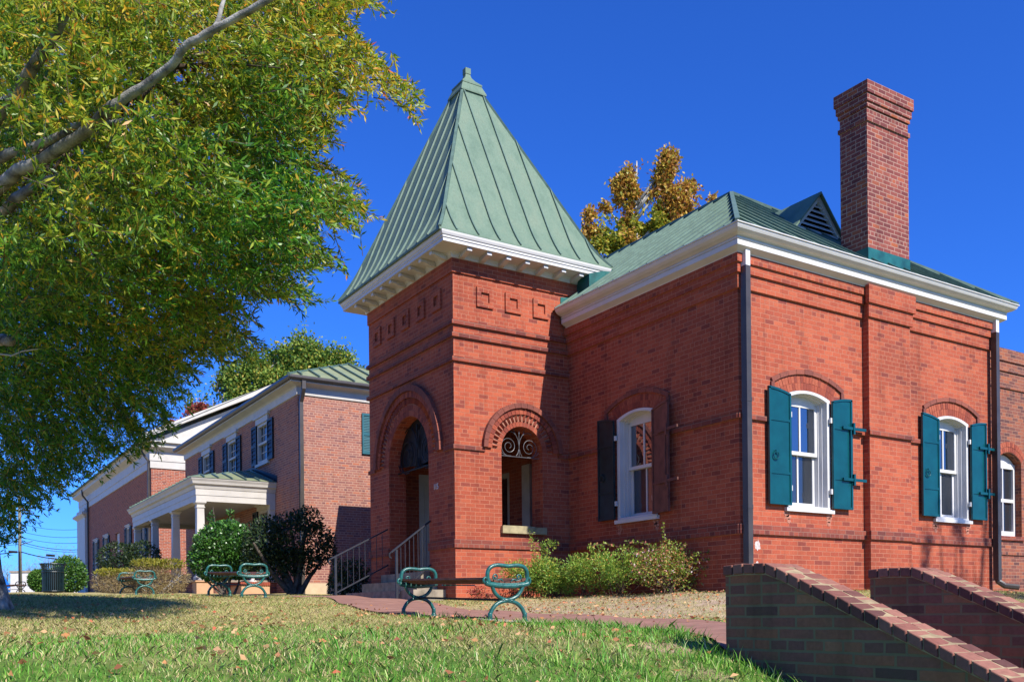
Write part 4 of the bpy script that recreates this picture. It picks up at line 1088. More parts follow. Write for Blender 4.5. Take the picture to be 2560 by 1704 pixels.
# ------------------------------------------------------------------ litter bin
bx, by = -6.8, 19.85; bz = hz(bx, by)
bn = thing('litter_bin', 'dark slatted steel litter bin with flared rim', 'bin', (bx, by, bz))
for k in range(34):
    a = 2*PI*k/34; c, s = math.cos(a), math.sin(a)
    m = MB()
    for (r0, z0), (r1, z1) in (((.275, .04), (.28, .66)), ((.28, .66), (.30, .75)), ((.30, .75), (.345, .83))):
        m.bar((bx+r0*c, by+r0*s, bz+z0), (bx+r1*c, by+r1*s, bz+z1), .026, .012, (c, s, .01))
    m.build('slat', K['can'], bn)
m = MB()
for r, z in ((.285, .06), (.29, .60), (.347, .83)):
    m.tube([(bx+r*math.cos(t), by+r*math.sin(t), bz+z) for t in np.linspace(0, 2*PI, 33)], .013, 6, False)
m.build('rim', K['can'], bn)
m = MB(); m.lathe((bx, by, bz), [(.0, .02), (.25, .02), (.255, .66), (.24, .66), (.235, .1), (0, .1)], 20); m.build('liner', K['dark'], bn, True)

# ------------------------------------------------------------------ street: pole, wires, white shop, cars
pp_ = at(51, 1478, 86); pz = hz(pp_[0], pp_[1])
po = thing('utility_pole', 'weathered wooden utility pole carrying wires on the far left', 'pole', (pp_[0], pp_[1], pz))
m = MB(); m.tube([(pp_[0], pp_[1], pz-.5), (pp_[0], pp_[1], pz+9.5)], [.17, .13], 10); m.build('shaft', plain('pole_wood', (.25, .24, .17), .9, .1, .2, 3), po, True)
m = MB(); m.bar((pp_[0]-.9, pp_[1]+.1, pz+8.2), (pp_[0]+.9, pp_[1]-.1, pz+8.2), .12, .12); m.bar((pp_[0], pp_[1]-.15, pz+5.0), (pp_[0]+1.0, pp_[1]-.4, pz+5.35), .06, .06); m.build('crossarm', K['twig'], po)
m = MB(); m.tube([(pp_[0]-.05, pp_[1]-.2, pz+1.5), (pp_[0]-.05, pp_[1]-.2, pz+4.4)], .07, 8); m.build('conduit', K['iron_dark'], po)
for k, (ya, yb, r) in enumerate(((1327, 1338, .02), (1341, 1353, .02), (1353, 1371, .028), (1359, 1376, .02), (1378, 1395, .045), (1308, 1319, .018))):
    a = at(51, ya, 86); b = at(225, yb, 84); c = at(-260, ya-8, 90)
    m = MB()
    pts = [a*(1-t)+b*t-np.array([0, 0, .35*4*t*(1-t)]) for t in np.linspace(0, 1, 9)]
    pts = [c*(1-t)+a*t-np.array([0, 0, .5*4*t*(1-t)]) for t in np.linspace(0, 1, 9)][:-1]+pts+[b+(b-a)*1.2]
    m.tube(pts, r, 5); m.build('wire', K['iron_dark'], po)
m = MB()
for px, py in ((32, 1378), (126, 1387)):
    q = at(px, py, 85.6); m.tube([q-np.array([.36, 0, 0]), q+np.array([.36, -.05, -.03])], .11, 8)
m.build('cable_splice', K['iron_dark'], po)
q0_ = at(66, 1478, 112); zz = hz(q0_[0], q0_[1])
sh = thing('white_shop', 'small plain white flat roofed building beyond the street', 'building', (q0_[0], q0_[1], zz))
u = np.array([_R[0], _R[1]]); f = np.array([_F[0], _F[1]])
def orient(c, a, b): return (c[0]+u[0]*a+f[0]*b, c[1]+u[1]*a+f[1]*b)
def ubox(mb, c, a0, a1, b0, b1, z0, z1):
    p = [orient(c, a0, b0), orient(c, a1, b0), orient(c, a1, b1), orient(c, a0, b1)]
    mb.hexa([(*q, z0) for q in p]+[(*q, z1) for q in p])
m = MB(); ubox(m, q0_, -1.9, 5.5, 0, 10, zz-.5, zz+3.75); m.build('wall', K['white'], sh)
m = MB(); ubox(m, q0_, -2.0, 5.6, -.1, 10.1, zz+3.751, zz+3.95); m.build('roof', K['conc'], sh)
m = MB(); ubox(m, q0_, 1.3, 2.6, -.05, -.002, zz+.2, zz+2.2); m.build('window', K['glass_dull'], sh)
def car(label, c, ang, paint, glassm, van):
    zc_ = hz(c[0], c[1]); o = thing('parked_car', label, 'car', (c[0], c[1], zc_), 'cars parked along the street')
    cs, sn = math.cos(ang), math.sin(ang)
    W = lambda x, y, z: (c[0]+cs*x-sn*y, c[1]+sn*x+cs*y, zc_+z)
    if van: prof = [(-2.2, .35), (-2.25, .8), (-2.2, 1.05), (-1.75, 1.78), (-1.2, 1.9), (1.9, 1.9), (2.2, 1.7), (2.3, .9), (2.25, .35)]
    else: prof = [(-2.2, .32), (-2.25, .62), (-2.1, .78), (-1.1, .92), (-.35, 1.38), (.1, 1.45), (1.1, 1.42), (1.8, 1.02), (2.2, .92), (2.25, .5), (2.2, .32)]
    m = MB(); m.loft([[W(x*k, y, z if z < .9 else z) for x, z in prof] for y, k in ((-.85, .97), (-.78, 1), (.78, 1), (.85, .97))]); m.build('body', paint, o)
    g = MB()
    side = [(-1.5, 1.12), (-1.35, 1.62), (1.8, 1.62), (1.9, 1.12)] if van else [(-.95, .95), (-.3, 1.33), (1.05, 1.36), (1.5, 1.02)]
    for y in (-.865, .865): g.prism([W(x, y, z) for x, z in side], Vector(W(0, y*1.004, 0))-Vector(W(0, y, 0)))
    g.build('window', glassm, o)
    for x in (-1.4, 1.4):
        for y in (-.8, .8):
            t = MB(); t.loft([[W(x+.31*math.cos(a), y+dy, .31+.31*math.sin(a)) for a in np.linspace(0, 2*PI, 16, endpoint=False)] for dy in (-.1, .1)])
            wh = t.build('wheel', K['iron_dark'], o)
            t = MB(); t.loft([[W(x+.19*math.cos(a), y+dy, .31+.19*math.sin(a)) for a in np.linspace(0, 2*PI, 12, endpoint=False)] for dy in (-.112, .112)]); t.build('rim', K['grille'], wh)
    h = MB()
    for y in (-.6, .6): h.loft([[W(-2.27 if van else -2.22, y+.12*math.cos(a), .72+.09*math.sin(a)) for a in np.linspace(0, 2*PI, 8, endpoint=False)], [W(-2.2, y+.12*math.cos(a), .72+.09*math.sin(a)) for a in np.linspace(0, 2*PI, 8, endpoint=False)]])
    h.build('headlight', K['white'], o)
blue = plain('car_blue', (.02, .20, .75), .25, .6, .04)
va = math.atan2(_R[1], _R[0])
car('bright blue van parked on the far street at the left edge', at(-56, 1480, 76)[:2], va+PI, blue, K['glass_dull'], True)
car('light blue car half hidden behind the round shrubs on the street', at(198, 1480, 66)[:2], va, plain('car_pale_blue', (.10, .32, .75), .25, .6, .04), K['glass_dull'], False)

# ------------------------------------------------------------------ vegetation
rg = np.random.default_rng(11)
def unit(a): return a/np.maximum(np.linalg.norm(a, axis=-1, keepdims=True), 1e-9)
def leaf_quads(C, D, L, W, fold=.0):
    n = len(C); D = unit(D); Rn = rg.normal(size=(n, 3)); Sd = unit(np.cross(D, Rn)); Nn = np.cross(Sd, D)
    L = np.asarray(L).reshape(-1, 1)*np.ones((n, 1)); W = np.asarray(W).reshape(-1, 1)*np.ones((n, 1))
    a = C; b = C+D*L*.5+Sd*W*.5+Nn*W*fold; c = C+D*L; d = C+D*L*.5-Sd*W*.5+Nn*W*fold
    V = np.stack([a, b, c, d], 1).reshape(-1, 3)
    return V, np.arange(4*n).reshape(-1, 4)
def cloud_pts(lobes, n, shell=.55, jit=0.0):
    vol = np.array([r[0]*r[1]*r[2] for _, r in lobes])**.75; cnt = rg.multinomial(n, vol/vol.sum())
    Cs, Ds = [], []
    for (c, r), k in zip(lobes, cnt):
        d = unit(rg.normal(size=(k, 3))); rad = (1-shell*rg.random((k, 1))**1.4)
        Cs.append(np.array(c)+d*np.array(r)*rad+rg.normal(size=(k, 3))*np.array(r)*jit); Ds.append(d/np.array(r))
    return np.concatenate(Cs), unit(np.concatenate(Ds))
def lump(P, s, seed):
    """cheap 3-D value noise for gaps"""
    q = P*s
    return .5+.25*(np.sin(q[:, 0]*1.7+seed+np.sin(q[:, 1]*1.3))+np.sin(q[:, 1]*1.9-seed*2+np.sin(q[:, 2]*1.6))*.7+np.sin(q[:, 2]*2.1+q[:, 0]*.8)*.6)
def leaf_cloud(name, lobes, n, L, W, mat, parent, shell=.55, spread=.9, bias=(0, 0, .0), gap=None, jit=0.0):
    C, D = cloud_pts(lobes, n, shell, jit)
    if gap:
        k = lump(C, gap[0], gap[1]) > gap[2]; C, D = C[k], D[k]
    D = D+rg.normal(size=D.shape)*spread+np.array(bias)
    V, F = leaf_quads(C, D, L*rg.uniform(.7, 1.25, len(C)), W*rg.uniform(.8, 1.2, len(C)))
    return raw_mesh(name, V, F, mat, parent)

LM = {}
def oak_mat():
    m = NT('oak_leaf'); isl = m.island(); ps_ = m.pos()
    green = m.ramp(isl, [(0, (.018, .085, .012)), (.35, (.05, .20, .018)), (.75, (.14, .35, .022)), (.93, (.36, .44, .03)), (1, (.62, .34, .03))])
    gold = m.ramp(isl, [(0, (.07, .17, .012)), (.25, (.24, .36, .02)), (.6, (.50, .47, .03)), (.86, (.68, .47, .035)), (.955, (.85, .36, .03)), (1, (.60, .10, .03))])
    s_ = m.n('SeparateXYZ'); m.l(ps_, s_.inputs[0])
    f = m.math('ADD', m.math('MULTIPLY', m.math('SUBTRACT', s_.outputs['Z'], 1.4), .30), m.math('MULTIPLY', m.math('SUBTRACT', m.noise(.7, 3, ps_), .5), 2.2), clamp=True)
    c = m.mix(f, green, gold); m.color(c); m.rough(.42, .5)
    tr = m.n('BsdfTranslucent'); m.l(c, tr.inputs[0]); mx = m.n('MixShader'); mx.inputs[0].default_value = .45
    m.l(m.b.outputs[0], mx.inputs[1]); m.l(tr.outputs[0], mx.inputs[2]); m.l(mx.outputs[0], m.out.inputs[0])
    return m.mat
LM['oak'] = oak_mat()
LM['syc'] = leaf_mat('sycamore_leaf', [(0, (.22, .09, .03)), (.35, (.52, .25, .05)), (.6, (.66, .42, .07)), (.85, (.42, .37, .05)), (1, (.19, .23, .03))], .35, .5, .4)
LM['syc_g'] = leaf_mat('sycamore_leaf_green', [(0, (.10, .15, .015)), (.5, (.30, .34, .03)), (.85, (.48, .43, .05)), (1, (.55, .32, .04))], .35, .5, .4)
LM['back'] = leaf_mat('back_tree_leaf', [(0, (.05, .13, .022)), (.5, (.16, .27, .04)), (.88, (.34, .37, .055)), (1, (.46, .34, .06))], .35, .6, .3)
LM['red'] = leaf_mat('red_leaf', [(0, (.20, .03, .03)), (.6, (.35, .07, .05)), (1, (.15, .12, .04))], .3, .6, .3)
LM['holly'] = leaf_mat('holly_leaf', [(0, (.018, .055, .010)), (.6, (.045, .145, .018)), (1, (.10, .24, .035))], .15, .38, .6)
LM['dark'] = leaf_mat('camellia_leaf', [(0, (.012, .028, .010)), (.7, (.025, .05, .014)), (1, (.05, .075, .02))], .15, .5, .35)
LM['hedge'] = leaf_mat('hedge_leaf', [(0, (.17, .12, .06)), (.5, (.34, .25, .13)), (.8, (.42, .33, .17)), (1, (.26, .22, .05))], .3, .8, .2)
LM['hedge_top'] = leaf_mat('hedge_top_leaf', [(0, (.12, .14, .015)), (1, (.34, .30, .03))], .35, .6, .3)
LM['nan'] = leaf_mat('shrub_leaf', [(0, (.08, .18, .02)), (.5, (.20, .36, .045)), (.85, (.36, .46, .08)), (.96, (.5, .42, .06)), (1, (.60, .18, .06))], .35, .5, .4)
LM['abe'] = leaf_mat('abelia_leaf', [(0, (.10, .20, .02)), (.5, (.28, .36, .05)), (.72, (.42, .24, .08)), (.93, (.45, .13, .07)), (.975, (.8, .40, .36)), (1, (.95, .9, .88))], .35, .5, .4)
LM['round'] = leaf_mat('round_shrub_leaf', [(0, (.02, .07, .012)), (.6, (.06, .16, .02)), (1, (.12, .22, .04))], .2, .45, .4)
LM['bare'] = leaf_mat('bare_crown', [(0, (.20, .14, .09)), (.6, (.32, .25, .16)), (1, (.30, .28, .12))], .3, .9, .1)

# --- willow oak on the left
tb = at(-64, 1533, 9.8)
oak = thing('willow_oak', 'large willow oak with grey limbs and green and gold leaves filling the upper left', 'tree', (tb[0], tb[1], hz(tb[0], tb[1])))
zt0 = hz(tb[0], tb[1])
m = MB()
tk = [(0, 0, -.35, .50), (0, 0, -.05, .40), (.0, 0, .12, .335), (-.03, 0, .4, .295), (-.08, .05, 1.2, .27), (-.15, .1, 2.4, .25), (-.25, .15, 3.6, .22), (-.35, .2, 5.0, .18), (-.3, .3, 7.0, .12)]
m.tube([(tb[0]+a, tb[1]+b, zt0+c) for a, b, c, r in tk], [r for *_, r in tk], 16)
m.build('trunk', K['bark'], oak, True)
def limb(pts, name='limb', mat='bark'):
    m = MB(); P = [at(x, y, d) for x, y, d, r in pts]; Rr = [r for *_, r in pts]
    PP, RR = [], []
    for i in range(len(P)-1):
        for t in (0, .33, .67):
            q = P[i]*(1-t)+P[i+1]*t+rg.normal(size=3)*Rr[i]*.12; PP.append(tuple(q)); RR.append((Rr[i]*(1-t)+Rr[i+1]*t)*rg.uniform(.94, 1.06))
    PP.append(tuple(P[-1])); RR.append(Rr[-1])
    m.tube(PP, RR, 10); return m.build(name, K[mat], oak, True)
limb([(-110, 640, 9.8, 0.0714), (-40, 370, 8.46, 0.0632), (-10, 298, 7.73, 0.0576), (45, 225, 7.56, 0.0522), (95, 150, 7.39, 0.0466), (150, 60, 7.22, 0.0412), (200, -60, 7.06, 0.0329)])
limb([(-110, 700, 9.8, 0.0659), (-40, 510, 8.28, 0.0549), (0, 469, 7.56, 0.0522), (45, 428, 7.39, 0.0495), (134, 380, 7.14, 0.0451), (223, 321, 6.89, 0.0412), (268, 277, 6.72, 0.0373), (312, 246, 6.64, 0.0341), (379, 201, 6.55, 0.0307), (428, 165, 6.47, 0.0285), (460, 120, 6.38, 0.0275), (513, 85, 6.3, 0.0264), (603, 40, 6.22, 0.0242), (670, 0, 6.13, 0.022), (760, -60, 6.05, 0.0165)])
limb([(-110, 560, 9.8, 0.0549), (-20, 400, 7.73, 0.0412), (60, 375, 7.56, 0.0357), (125, 352, 7.39, 0.0302), (190, 318, 7.22, 0.0275), (330, 300, 7.22, 0.0192)])
limb([(-110, 760, 9.9, 0.0659), (-30, 560, 8.64, 0.0495), (0, 527, 7.98, 0.0466), (58, 482, 7.9, 0.0412), (115, 448, 7.81, 0.0329), (300, 420, 7.81, 0.0165)])
limb([(525, 90, 6.75, .02), (546, 52, 6.8, .017), (558, 4, 6.85, .014), (575, -60, 6.9, .01)])
limb([(-20, 846, 8.8, .055), (0, 850, 8.8, .055), (26, 852, 8.7, .05)], 'branch_stub')
limb([(-10, 884, 8.6, .008), (30, 888, 8.6, .007), (55, 878, 8.6, .006), (95, 872, 8.5, .004)], 'dead_twig', 'white_bark')
for k in range(26):
    t = rg.random(); x0_, y0_ = 40+500*t, 420-330*t
    a = rg.uniform(-.9, 2.6); ln = rg.uniform(120, 330); d0 = 8.6-1.1*t
    limb([(x0_, y0_, d0, .02), (x0_+ln*.5*math.cos(a), y0_+ln*.4*math.sin(a)+10, d0+rg.uniform(-.5, .8), .012), (x0_+ln*math.cos(a), y0_+ln*.9*math.sin(a)+50, d0+rg.uniform(-.8, 1.6), .004)], 'branch', 'twig')
OUT = np.array([(-90, -90), (960, -90), (962, 0), (945, 14), (890, 30), (870, 70), (905, 115), (960, 160), (985, 195), (1010, 205), (1042, 210), (1036, 290), (1020, 275), (1000, 235), (940, 205), (870, 195), (860, 230), (893, 262), (840, 285), (835, 330), (790, 375), (800, 420), (885, 455), (918, 520), (880, 560), (800, 575), (850, 645), (790, 672), (740, 690), (795, 742), (720, 750), (650, 742), (615, 790), (590, 830), (665, 862), (630, 885), (560, 890), (480, 925), (470, 985), (420, 1010), (430, 1058), (380, 1105), (300, 1135), (280, 1165), (230, 1185), (180, 1205), (130, 1265), (70, 1310), (0, 1365), (-90, 1390)], float)
def in_poly(P, poly):
    x, y = P[:, 0], P[:, 1]; c = np.zeros(len(P), bool); n = len(poly); j = n-1
    for i in range(n):
        xi, yi = poly[i]; xj, yj = poly[j]
        c ^= ((yi > y) != (yj > y)) & (x < (xj-xi)*(y-yi)/(yj-yi+1e-12)+xi); j = i
    return c
NCL = 12500
P2 = np.stack([rg.uniform(-90, 1045, NCL*3), rg.uniform(-90, 1390, NCL*3)], 1); P2 = P2[in_poly(P2, OUT)][:NCL]
dc = 8.9+3.6*sstep((P2[:, 1]-480)/700)
hf = 2.7*np.sqrt(np.clip(1-((P2[:, 0]-40)/980)**2-((P2[:, 1]-420)/960)**2, .03, 1))
dd = dc+rg.uniform(-1, 1, len(P2))*hf
Cc = CAM+dd[:, None]*(_F+(P2[:, :1]-PPX)/FPX*_R-(P2[:, 1:]-PPY)/FPX*_U)
LIMBS = [[(-40, 370), (45, 225), (95, 150), (150, 60)], [(-40, 510), (45, 428), (134, 380), (223, 321), (312, 246), (379, 201)], [(428, 165), (513, 85), (670, 0)], [(-20, 400), (125, 352), (190, 318)], [(-30, 560), (58, 482), (115, 448)]]
hide = np.zeros(len(P2), bool)
for L_ in LIMBS:            # sparse foliage on the viewer's side of the main limbs
    for (xa, ya), (xb, yb) in zip(L_, L_[1:]):
        t = np.clip(((P2[:, 0]-xa)*(xb-xa)+(P2[:, 1]-ya)*(yb-ya))/((xb-xa)**2+(yb-ya)**2), 0, 1)
        hide |= (np.hypot(P2[:, 0]-xa-t*(xb-xa), P2[:, 1]-ya-t*(yb-ya)) < 36) & (dd < 8.6) & (rg.random(len(P2)) < .86)
edge = np.full(len(P2), 1e9)
for (xa, ya), (xb, yb) in zip(OUT, np.roll(OUT, -1, 0)):
    t = np.clip(((P2[:, 0]-xa)*(xb-xa)+(P2[:, 1]-ya)*(yb-ya))/((xb-xa)**2+(yb-ya)**2+1e-9), 0, 1)
    edge = np.minimum(edge, np.hypot(P2[:, 0]-xa-t*(xb-xa), P2[:, 1]-ya-t*(yb-ya)))
air = np.clip(.38+edge/130, 0, 1)*np.where(P2[:, 0] > 420, np.clip(1.15-(P2[:, 0]-420)/1100, .5, 1), 1)     # thinner towards the tips
keep = ~hide & (rg.random(len(P2)) < air) & (lump(Cc, 1.7, 3.0) > .19) & (Cc[:, 2] > -.45)
Cc = Cc[keep]
SPR = [((850, 120), (1042, 215), 8.6), ((1000, 200), (1036, 292), 8.5), ((820, 200), (935, 225), 8.8), ((800, 230), (895, 268), 9.0), ((760, 300), (842, 345), 9.2), ((780, 30), (890, 95), 8.4), ((800, -20), (960, 10), 8.3), ((760, 400), (898, 460), 9.4), ((790, 490), (920, 525), 9.5), ((770, 520), (880, 560), 9.6), ((700, 560), (858, 650), 9.7), ((690, 600), (850, 668), 9.5), ((640, 680), (800, 745), 9.8), ((600, 700), (735, 752), 10.0), ((520, 760), (645, 795), 10.2), ((530, 800), (668, 866), 10.4), ((500, 830), (635, 888), 10.3), ((440, 860), (560, 895), 10.6), ((400, 900), (490, 935), 10.8), ((380, 1000), (432, 1062), 11), ((300, 1060), (390, 1112), 11.3), ((240, 1110), (320, 1140), 11.5), ((150, 1160), (240, 1190), 11.6), ((690, 120), (800, 140), 8.6), ((850, 60), (960, 165), 8.5)]
ex_ = []
for (xa, ya), (xb, yb), d_ in SPR:        # finger-like outer sprays
    for t in np.linspace(0, 1, 9):
        for q in range(2 if t < .75 else 1):
            ex_.append(at(xa+(xb-xa)*t+rg.normal()*7*(1.2-t), ya+(yb-ya)*t-14*math.sin(PI*t)+rg.normal()*7*(1.2-t), d_+rg.normal()*.15))
Cc = np.concatenate([Cc, np.array(ex_)])
out = Cc-np.array([tb[0], tb[1], 0]); out[:, 2] = 0; out = unit(out)
tdir = unit(out*1.0+rg.normal(size=Cc.shape)*.45+np.array([0, 0, -.28]))
NL = 27; tl = rg.uniform(.22, .48, len(Cc))
tpos = rg.random((len(Cc), NL))
LC = (Cc[:, None]+tdir[:, None]*(tpos*tl[:, None])[..., None]-np.array([0, 0, 1])*((tpos**2)*.07)[..., None]-tdir[:, None]*(tl*.7)[:, None, None]).reshape(-1, 3)
LD = (tdir[:, None]*.8+rg.normal(size=(len(Cc), NL, 3))*.62+np.array([0, 0, -.22])).reshape(-1, 3)
V, Fq = leaf_quads(LC, LD, 0.086*rg.uniform(.6, 1.2, len(LC)), .0165*rg.uniform(.8, 1.25, len(LC)))
cr = raw_mesh('crown', V, Fq, LM['oak'], oak)
a = Cc-tdir*(tl*.75)[:, None]; b = Cc+tdir*(tl*.3)[:, None]-np.array([0, 0, .05]); sd = unit(np.cross(tdir, rg.normal(size=tdir.shape)))*.004
V = np.stack([a-sd, a+sd, b+sd*.4, b-sd*.4], 1).reshape(-1, 3)
raw_mesh('twig', V, np.arange(len(V)).reshape(-1, 4), K['twig'], oak)

# --- trees behind the buildings
def px_tree(name, label, cat, base, lobes, n, L, W, mat, trunk_r, bark, group=None, gap=None, extra=(), spread=1.0):
    bx_, by_, d = base; p = at(bx_, by_, d); z = hz(p[0], p[1])
    o = thing(name, label, cat, (p[0], p[1], z), group)
    lb = []
    for px, py, dz2, r, asp in lobes:
        c = at(px, py, d+dz2); rr = r*d/FPX; lb.append((c, (rr, rr, rr*asp)))
    m = MB(); top = max(c[2] for c, _ in lb)
    m.tube([(p[0], p[1], z-.3), (p[0]+.1, p[1], z+(top-z)*.4), (p[0], p[1]+.1, z+(top-z)*.75), (p[0]+.05, p[1], top)], [trunk_r, trunk_r*.8, trunk_r*.5, trunk_r*.12], 8); m.build('trunk', K[bark], o, True)
    m = MB()
    for c, r in lb:
        h = max(z+1, c[2]-1.2*np.hypot(c[0]-p[0], c[1]-p[1])-.5*r[2]); q = np.array([p[0], p[1], h])
        m.tube([tuple(q), tuple((q+c)/2+np.array([0, 0, -.1*r[2]])), tuple(c), tuple(c+np.array([0, 0, r[2]*.7]))], [trunk_r*.35, trunk_r*.22, trunk_r*.12, trunk_r*.03], 6)
        for k in range(5):
            e = c+unit(rg.normal(size=3))*np.array(r)*.85; m.tube([tuple(c), tuple((c+e)/2+rg.normal(size=3)*.1*r[0]), tuple(e)], [trunk_r*.09, trunk_r*.06, trunk_r*.02], 4)
    m.build('branch', K[bark], o, True)
    leaf_cloud('crown', lb, n, L, W, mat, o, .9, spread, (0, 0, .1), gap, .28)
    for lb2, n2, mat2 in extra:
        l2 = [(at(px, py, d+dz2), (r*d/FPX, r*d/FPX, r*d/FPX*asp)) for px, py, dz2, r, asp in lb2]
        leaf_cloud('crown', l2, n2, L, W, mat2, o, .9, spread, (0, 0, .1), gap, .28)
    return o
sc_ = lambda x, y, r, a=1.0, dz=0: (1400+x/3.92, 350+y/3.92, dz, r/3.92, a)
px_tree('sycamore', 'sycamore with orange and gold autumn leaves rising behind the tower and main roof', 'tree', (1600, 1400, 40),
        [sc_(1060, 200, 85, 1.1), (*sc_(1040, 300, 90)[:],), sc_(740, 390, 120, .9), sc_(610, 420, 90, 1), sc_(560, 540, 95), sc_(450, 650, 60, .9), sc_(290, 760, 60, 1.5), sc_(300, 900, 80), sc_(1000, 430, 80, 1.1), sc_(880, 480, 90), sc_(1100, 580, 110), sc_(1260, 500, 90, 1.1), sc_(1270, 640, 110), sc_(1140, 740, 120), sc_(760, 560, 90), sc_(1380, 680, 60), sc_(1490, 600, 40, 1.2), sc_(650, 800, 50), sc_(1010, 700, 70), sc_(690, 1000, 110), sc_(800, 620, 70), sc_(700, 690, 60), sc_(1200, 870, 120)],
        24000, .17, .11, LM['syc'], .22, 'white_bark', None, (2.4, 1.0, .40),
        [([sc_(880, 800, 130, 1.1), sc_(970, 900, 110), sc_(780, 900, 110), sc_(490, 920, 110, 1.2), sc_(430, 1040, 120), sc_(560, 1080, 110), sc_(620, 980, 80)], 12000, LM['syc_g'])], 1.2)
sb = lambda x, y, r, a=1.5, dz=0: (400+x/3.92, 800+y/3.92, dz, r/3.92, a)
px_tree('yellow_green_tree', 'rounded yellow green tree showing above the roof of the porch house', 'tree', (700, 1450, 62),
        [sb(660, 560, 90), sb(760, 640, 140), sb(880, 480, 110), sb(1000, 560, 140), sb(1120, 430, 110), sb(1240, 400, 110), sb(1380, 300, 100, 1.9), sb(1500, 340, 100, 1.7), sb(1620, 400, 100), sb(1740, 400, 90, 1.8), sb(1850, 420, 70, 1.8), sb(1300, 560, 180), sb(1550, 560, 180), sb(620, 760, 120), sb(560, 680, 80), sb(360, 830, 90, 1.1), sb(420, 800, 100, 1.1), sb(520, 840, 110, 1.1), sb(760, 840, 150), sb(1980, 540, 50), sb(1150, 700, 180)],
        30000, .22, .15, LM['back'], .3, 'bark', None, (.9, 2.0, .27))
px_tree('red_tree', 'small red leaved tree above the white pediment', 'tree', (495, 1450, 58), [(490, 1035, 0, 22, .8), (505, 1022, 0, 14, 1), (425, 1062, 0, 12, 1), (450, 1058, 0, 9, 1)], 1500, .2, .14, LM['red'], .12, 'twig')
for k, (px, py, r, d) in enumerate(((18, 1438, 34, 130), (72, 1430, 24, 140), (122, 1412, 34, 125), (160, 1400, 40, 135), (198, 1412, 34, 128))):
    px_tree('bare_tree', ['brownish bare tree behind the blue van', 'low grey brown bare tree behind the white shop', 'bare tan tree rising behind the litter bin', 'tallest bare tan tree, behind the larger round shrub', 'bare tan tree beside the far pilaster'][k], 'tree', (px, 1470, d), [(px, py, 0, r, 1.0), (px-r*.5, py+15, 0, r*.6, 1), (px+r*.5, py+18, 0, r*.6, 1)], 900, .5, .035, LM['bare'], .22, 'twig', 'bare trees beyond the street')

# --- shrubs
def shrub(name, label, c, lobes, n, L, W, mat, group=None, stems=6, stem_mat='twig', shell=.45, gap=None, extra=None, spread=.9, bias=(0, 0, .1), cat='shrub', stem_r=.018):
    z = hz(c[0], c[1]); o = thing(name, label, cat, (c[0], c[1], z), group)
    lb = [((c[0]+dx, c[1]+dy, z+dz2), r) for dx, dy, dz2, r in lobes]
    m = MB()
    for k in range(stems):
        q = np.array(lb[k % len(lb)][0]); e = q+rg.normal(size=3)*np.array(lb[k % len(lb)][1])*.45; b = np.array([c[0]+rg.uniform(-.12, .12), c[1]+rg.uniform(-.12, .12), z-.05])
        m.tube([tuple(b), tuple(b*.5+e*.5+rg.normal(size=3)*.04), tuple(e)], [stem_r, stem_r*.7, stem_r*.3], 6)
    m.build('stem', K[stem_mat], o)
    leaf_cloud('foliage', lb, n, L, W, mat, o, shell, spread, bias, gap)
    if extra:
        lb2, n2, L2, W2, m2 = extra
        leaf_cloud('foliage', [((c[0]+dx, c[1]+dy, z+dz2), r) for dx, dy, dz2, r in lb2], n2, L2, W2, m2, o, .5, 1.0, (0, 0, .5))
    return o
def h_at(px, d): p = at(px, 1500, d); return float(p[0]), float(p[1])
c = h_at(567, 21.8); z0 = hz(*c)
shrub('holly_bush', 'glossy round green holly bush behind the second bench', c, [(0, 0, 1.12, (.72, .72, .62)), (-.2, .1, .85, (.62, .6, .5)), (.25, 0, .9, (.55, .6, .5)), (-.33, 0, 1.72, (.05, .05, .22)), (.1, 0, 1.78, (.06, .06, .28))], 15000, .075, .045, LM['holly'], None, 7, 'bark_dark', .28, None, None, .8, (0, 0, .15), 'shrub', .035)
c = h_at(742, 21.4); z0 = hz(*c)
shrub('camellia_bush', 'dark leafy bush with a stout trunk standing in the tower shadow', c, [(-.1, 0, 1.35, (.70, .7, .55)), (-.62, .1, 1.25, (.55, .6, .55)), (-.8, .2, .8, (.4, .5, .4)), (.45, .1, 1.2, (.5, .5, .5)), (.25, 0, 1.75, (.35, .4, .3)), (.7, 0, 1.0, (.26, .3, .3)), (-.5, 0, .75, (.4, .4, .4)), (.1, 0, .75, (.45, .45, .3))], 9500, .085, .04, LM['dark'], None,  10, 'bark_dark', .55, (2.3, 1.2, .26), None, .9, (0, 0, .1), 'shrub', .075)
for px, d, w_, hh, lab in ((292, 27.5, .68, .60, 'smaller clipped tan hedge at the left, beside the far wall'), (396, 24.4, .78, .80, 'taller clipped tan hedge in front of the porch columns')):
    c = h_at(px, d)
    shrub('clipped_hedge', lab, c, [(-.3*w_, 0, hh*.5, (w_*.7, .55, hh*.55)), (.35*w_, 0, hh*.52, (w_*.65, .55, hh*.55)), (0, .1, hh*.4, (w_*.9, .6, hh*.45))], 5200, .11, .012, LM['hedge'], 'clipped hedges in front of the porch house', 16, 'white_bark', .4, None,
          ([(-.3*w_, 0, hh*1.02, (w_*.6, .45, .10)), (.4*w_, 0, hh*1.0, (w_*.5, .45, .12))], 1500, .07, .03, LM['hedge_top']), 1.0, (0, 0, .2), 'hedge', .012)
c = h_at(322, 31.5)
shrub('evergreen_shrub', 'dark evergreen shrub behind the tan hedges by the columns', c, [(-.3, 0, 1.1, (.7, .6, .6)), (.45, 0, 1.15, (.6, .6, .6)), (0, 0, .7, (.9, .7, .6))], 6500, .09, .045, LM['dark'], None, 6, 'bark', .3)
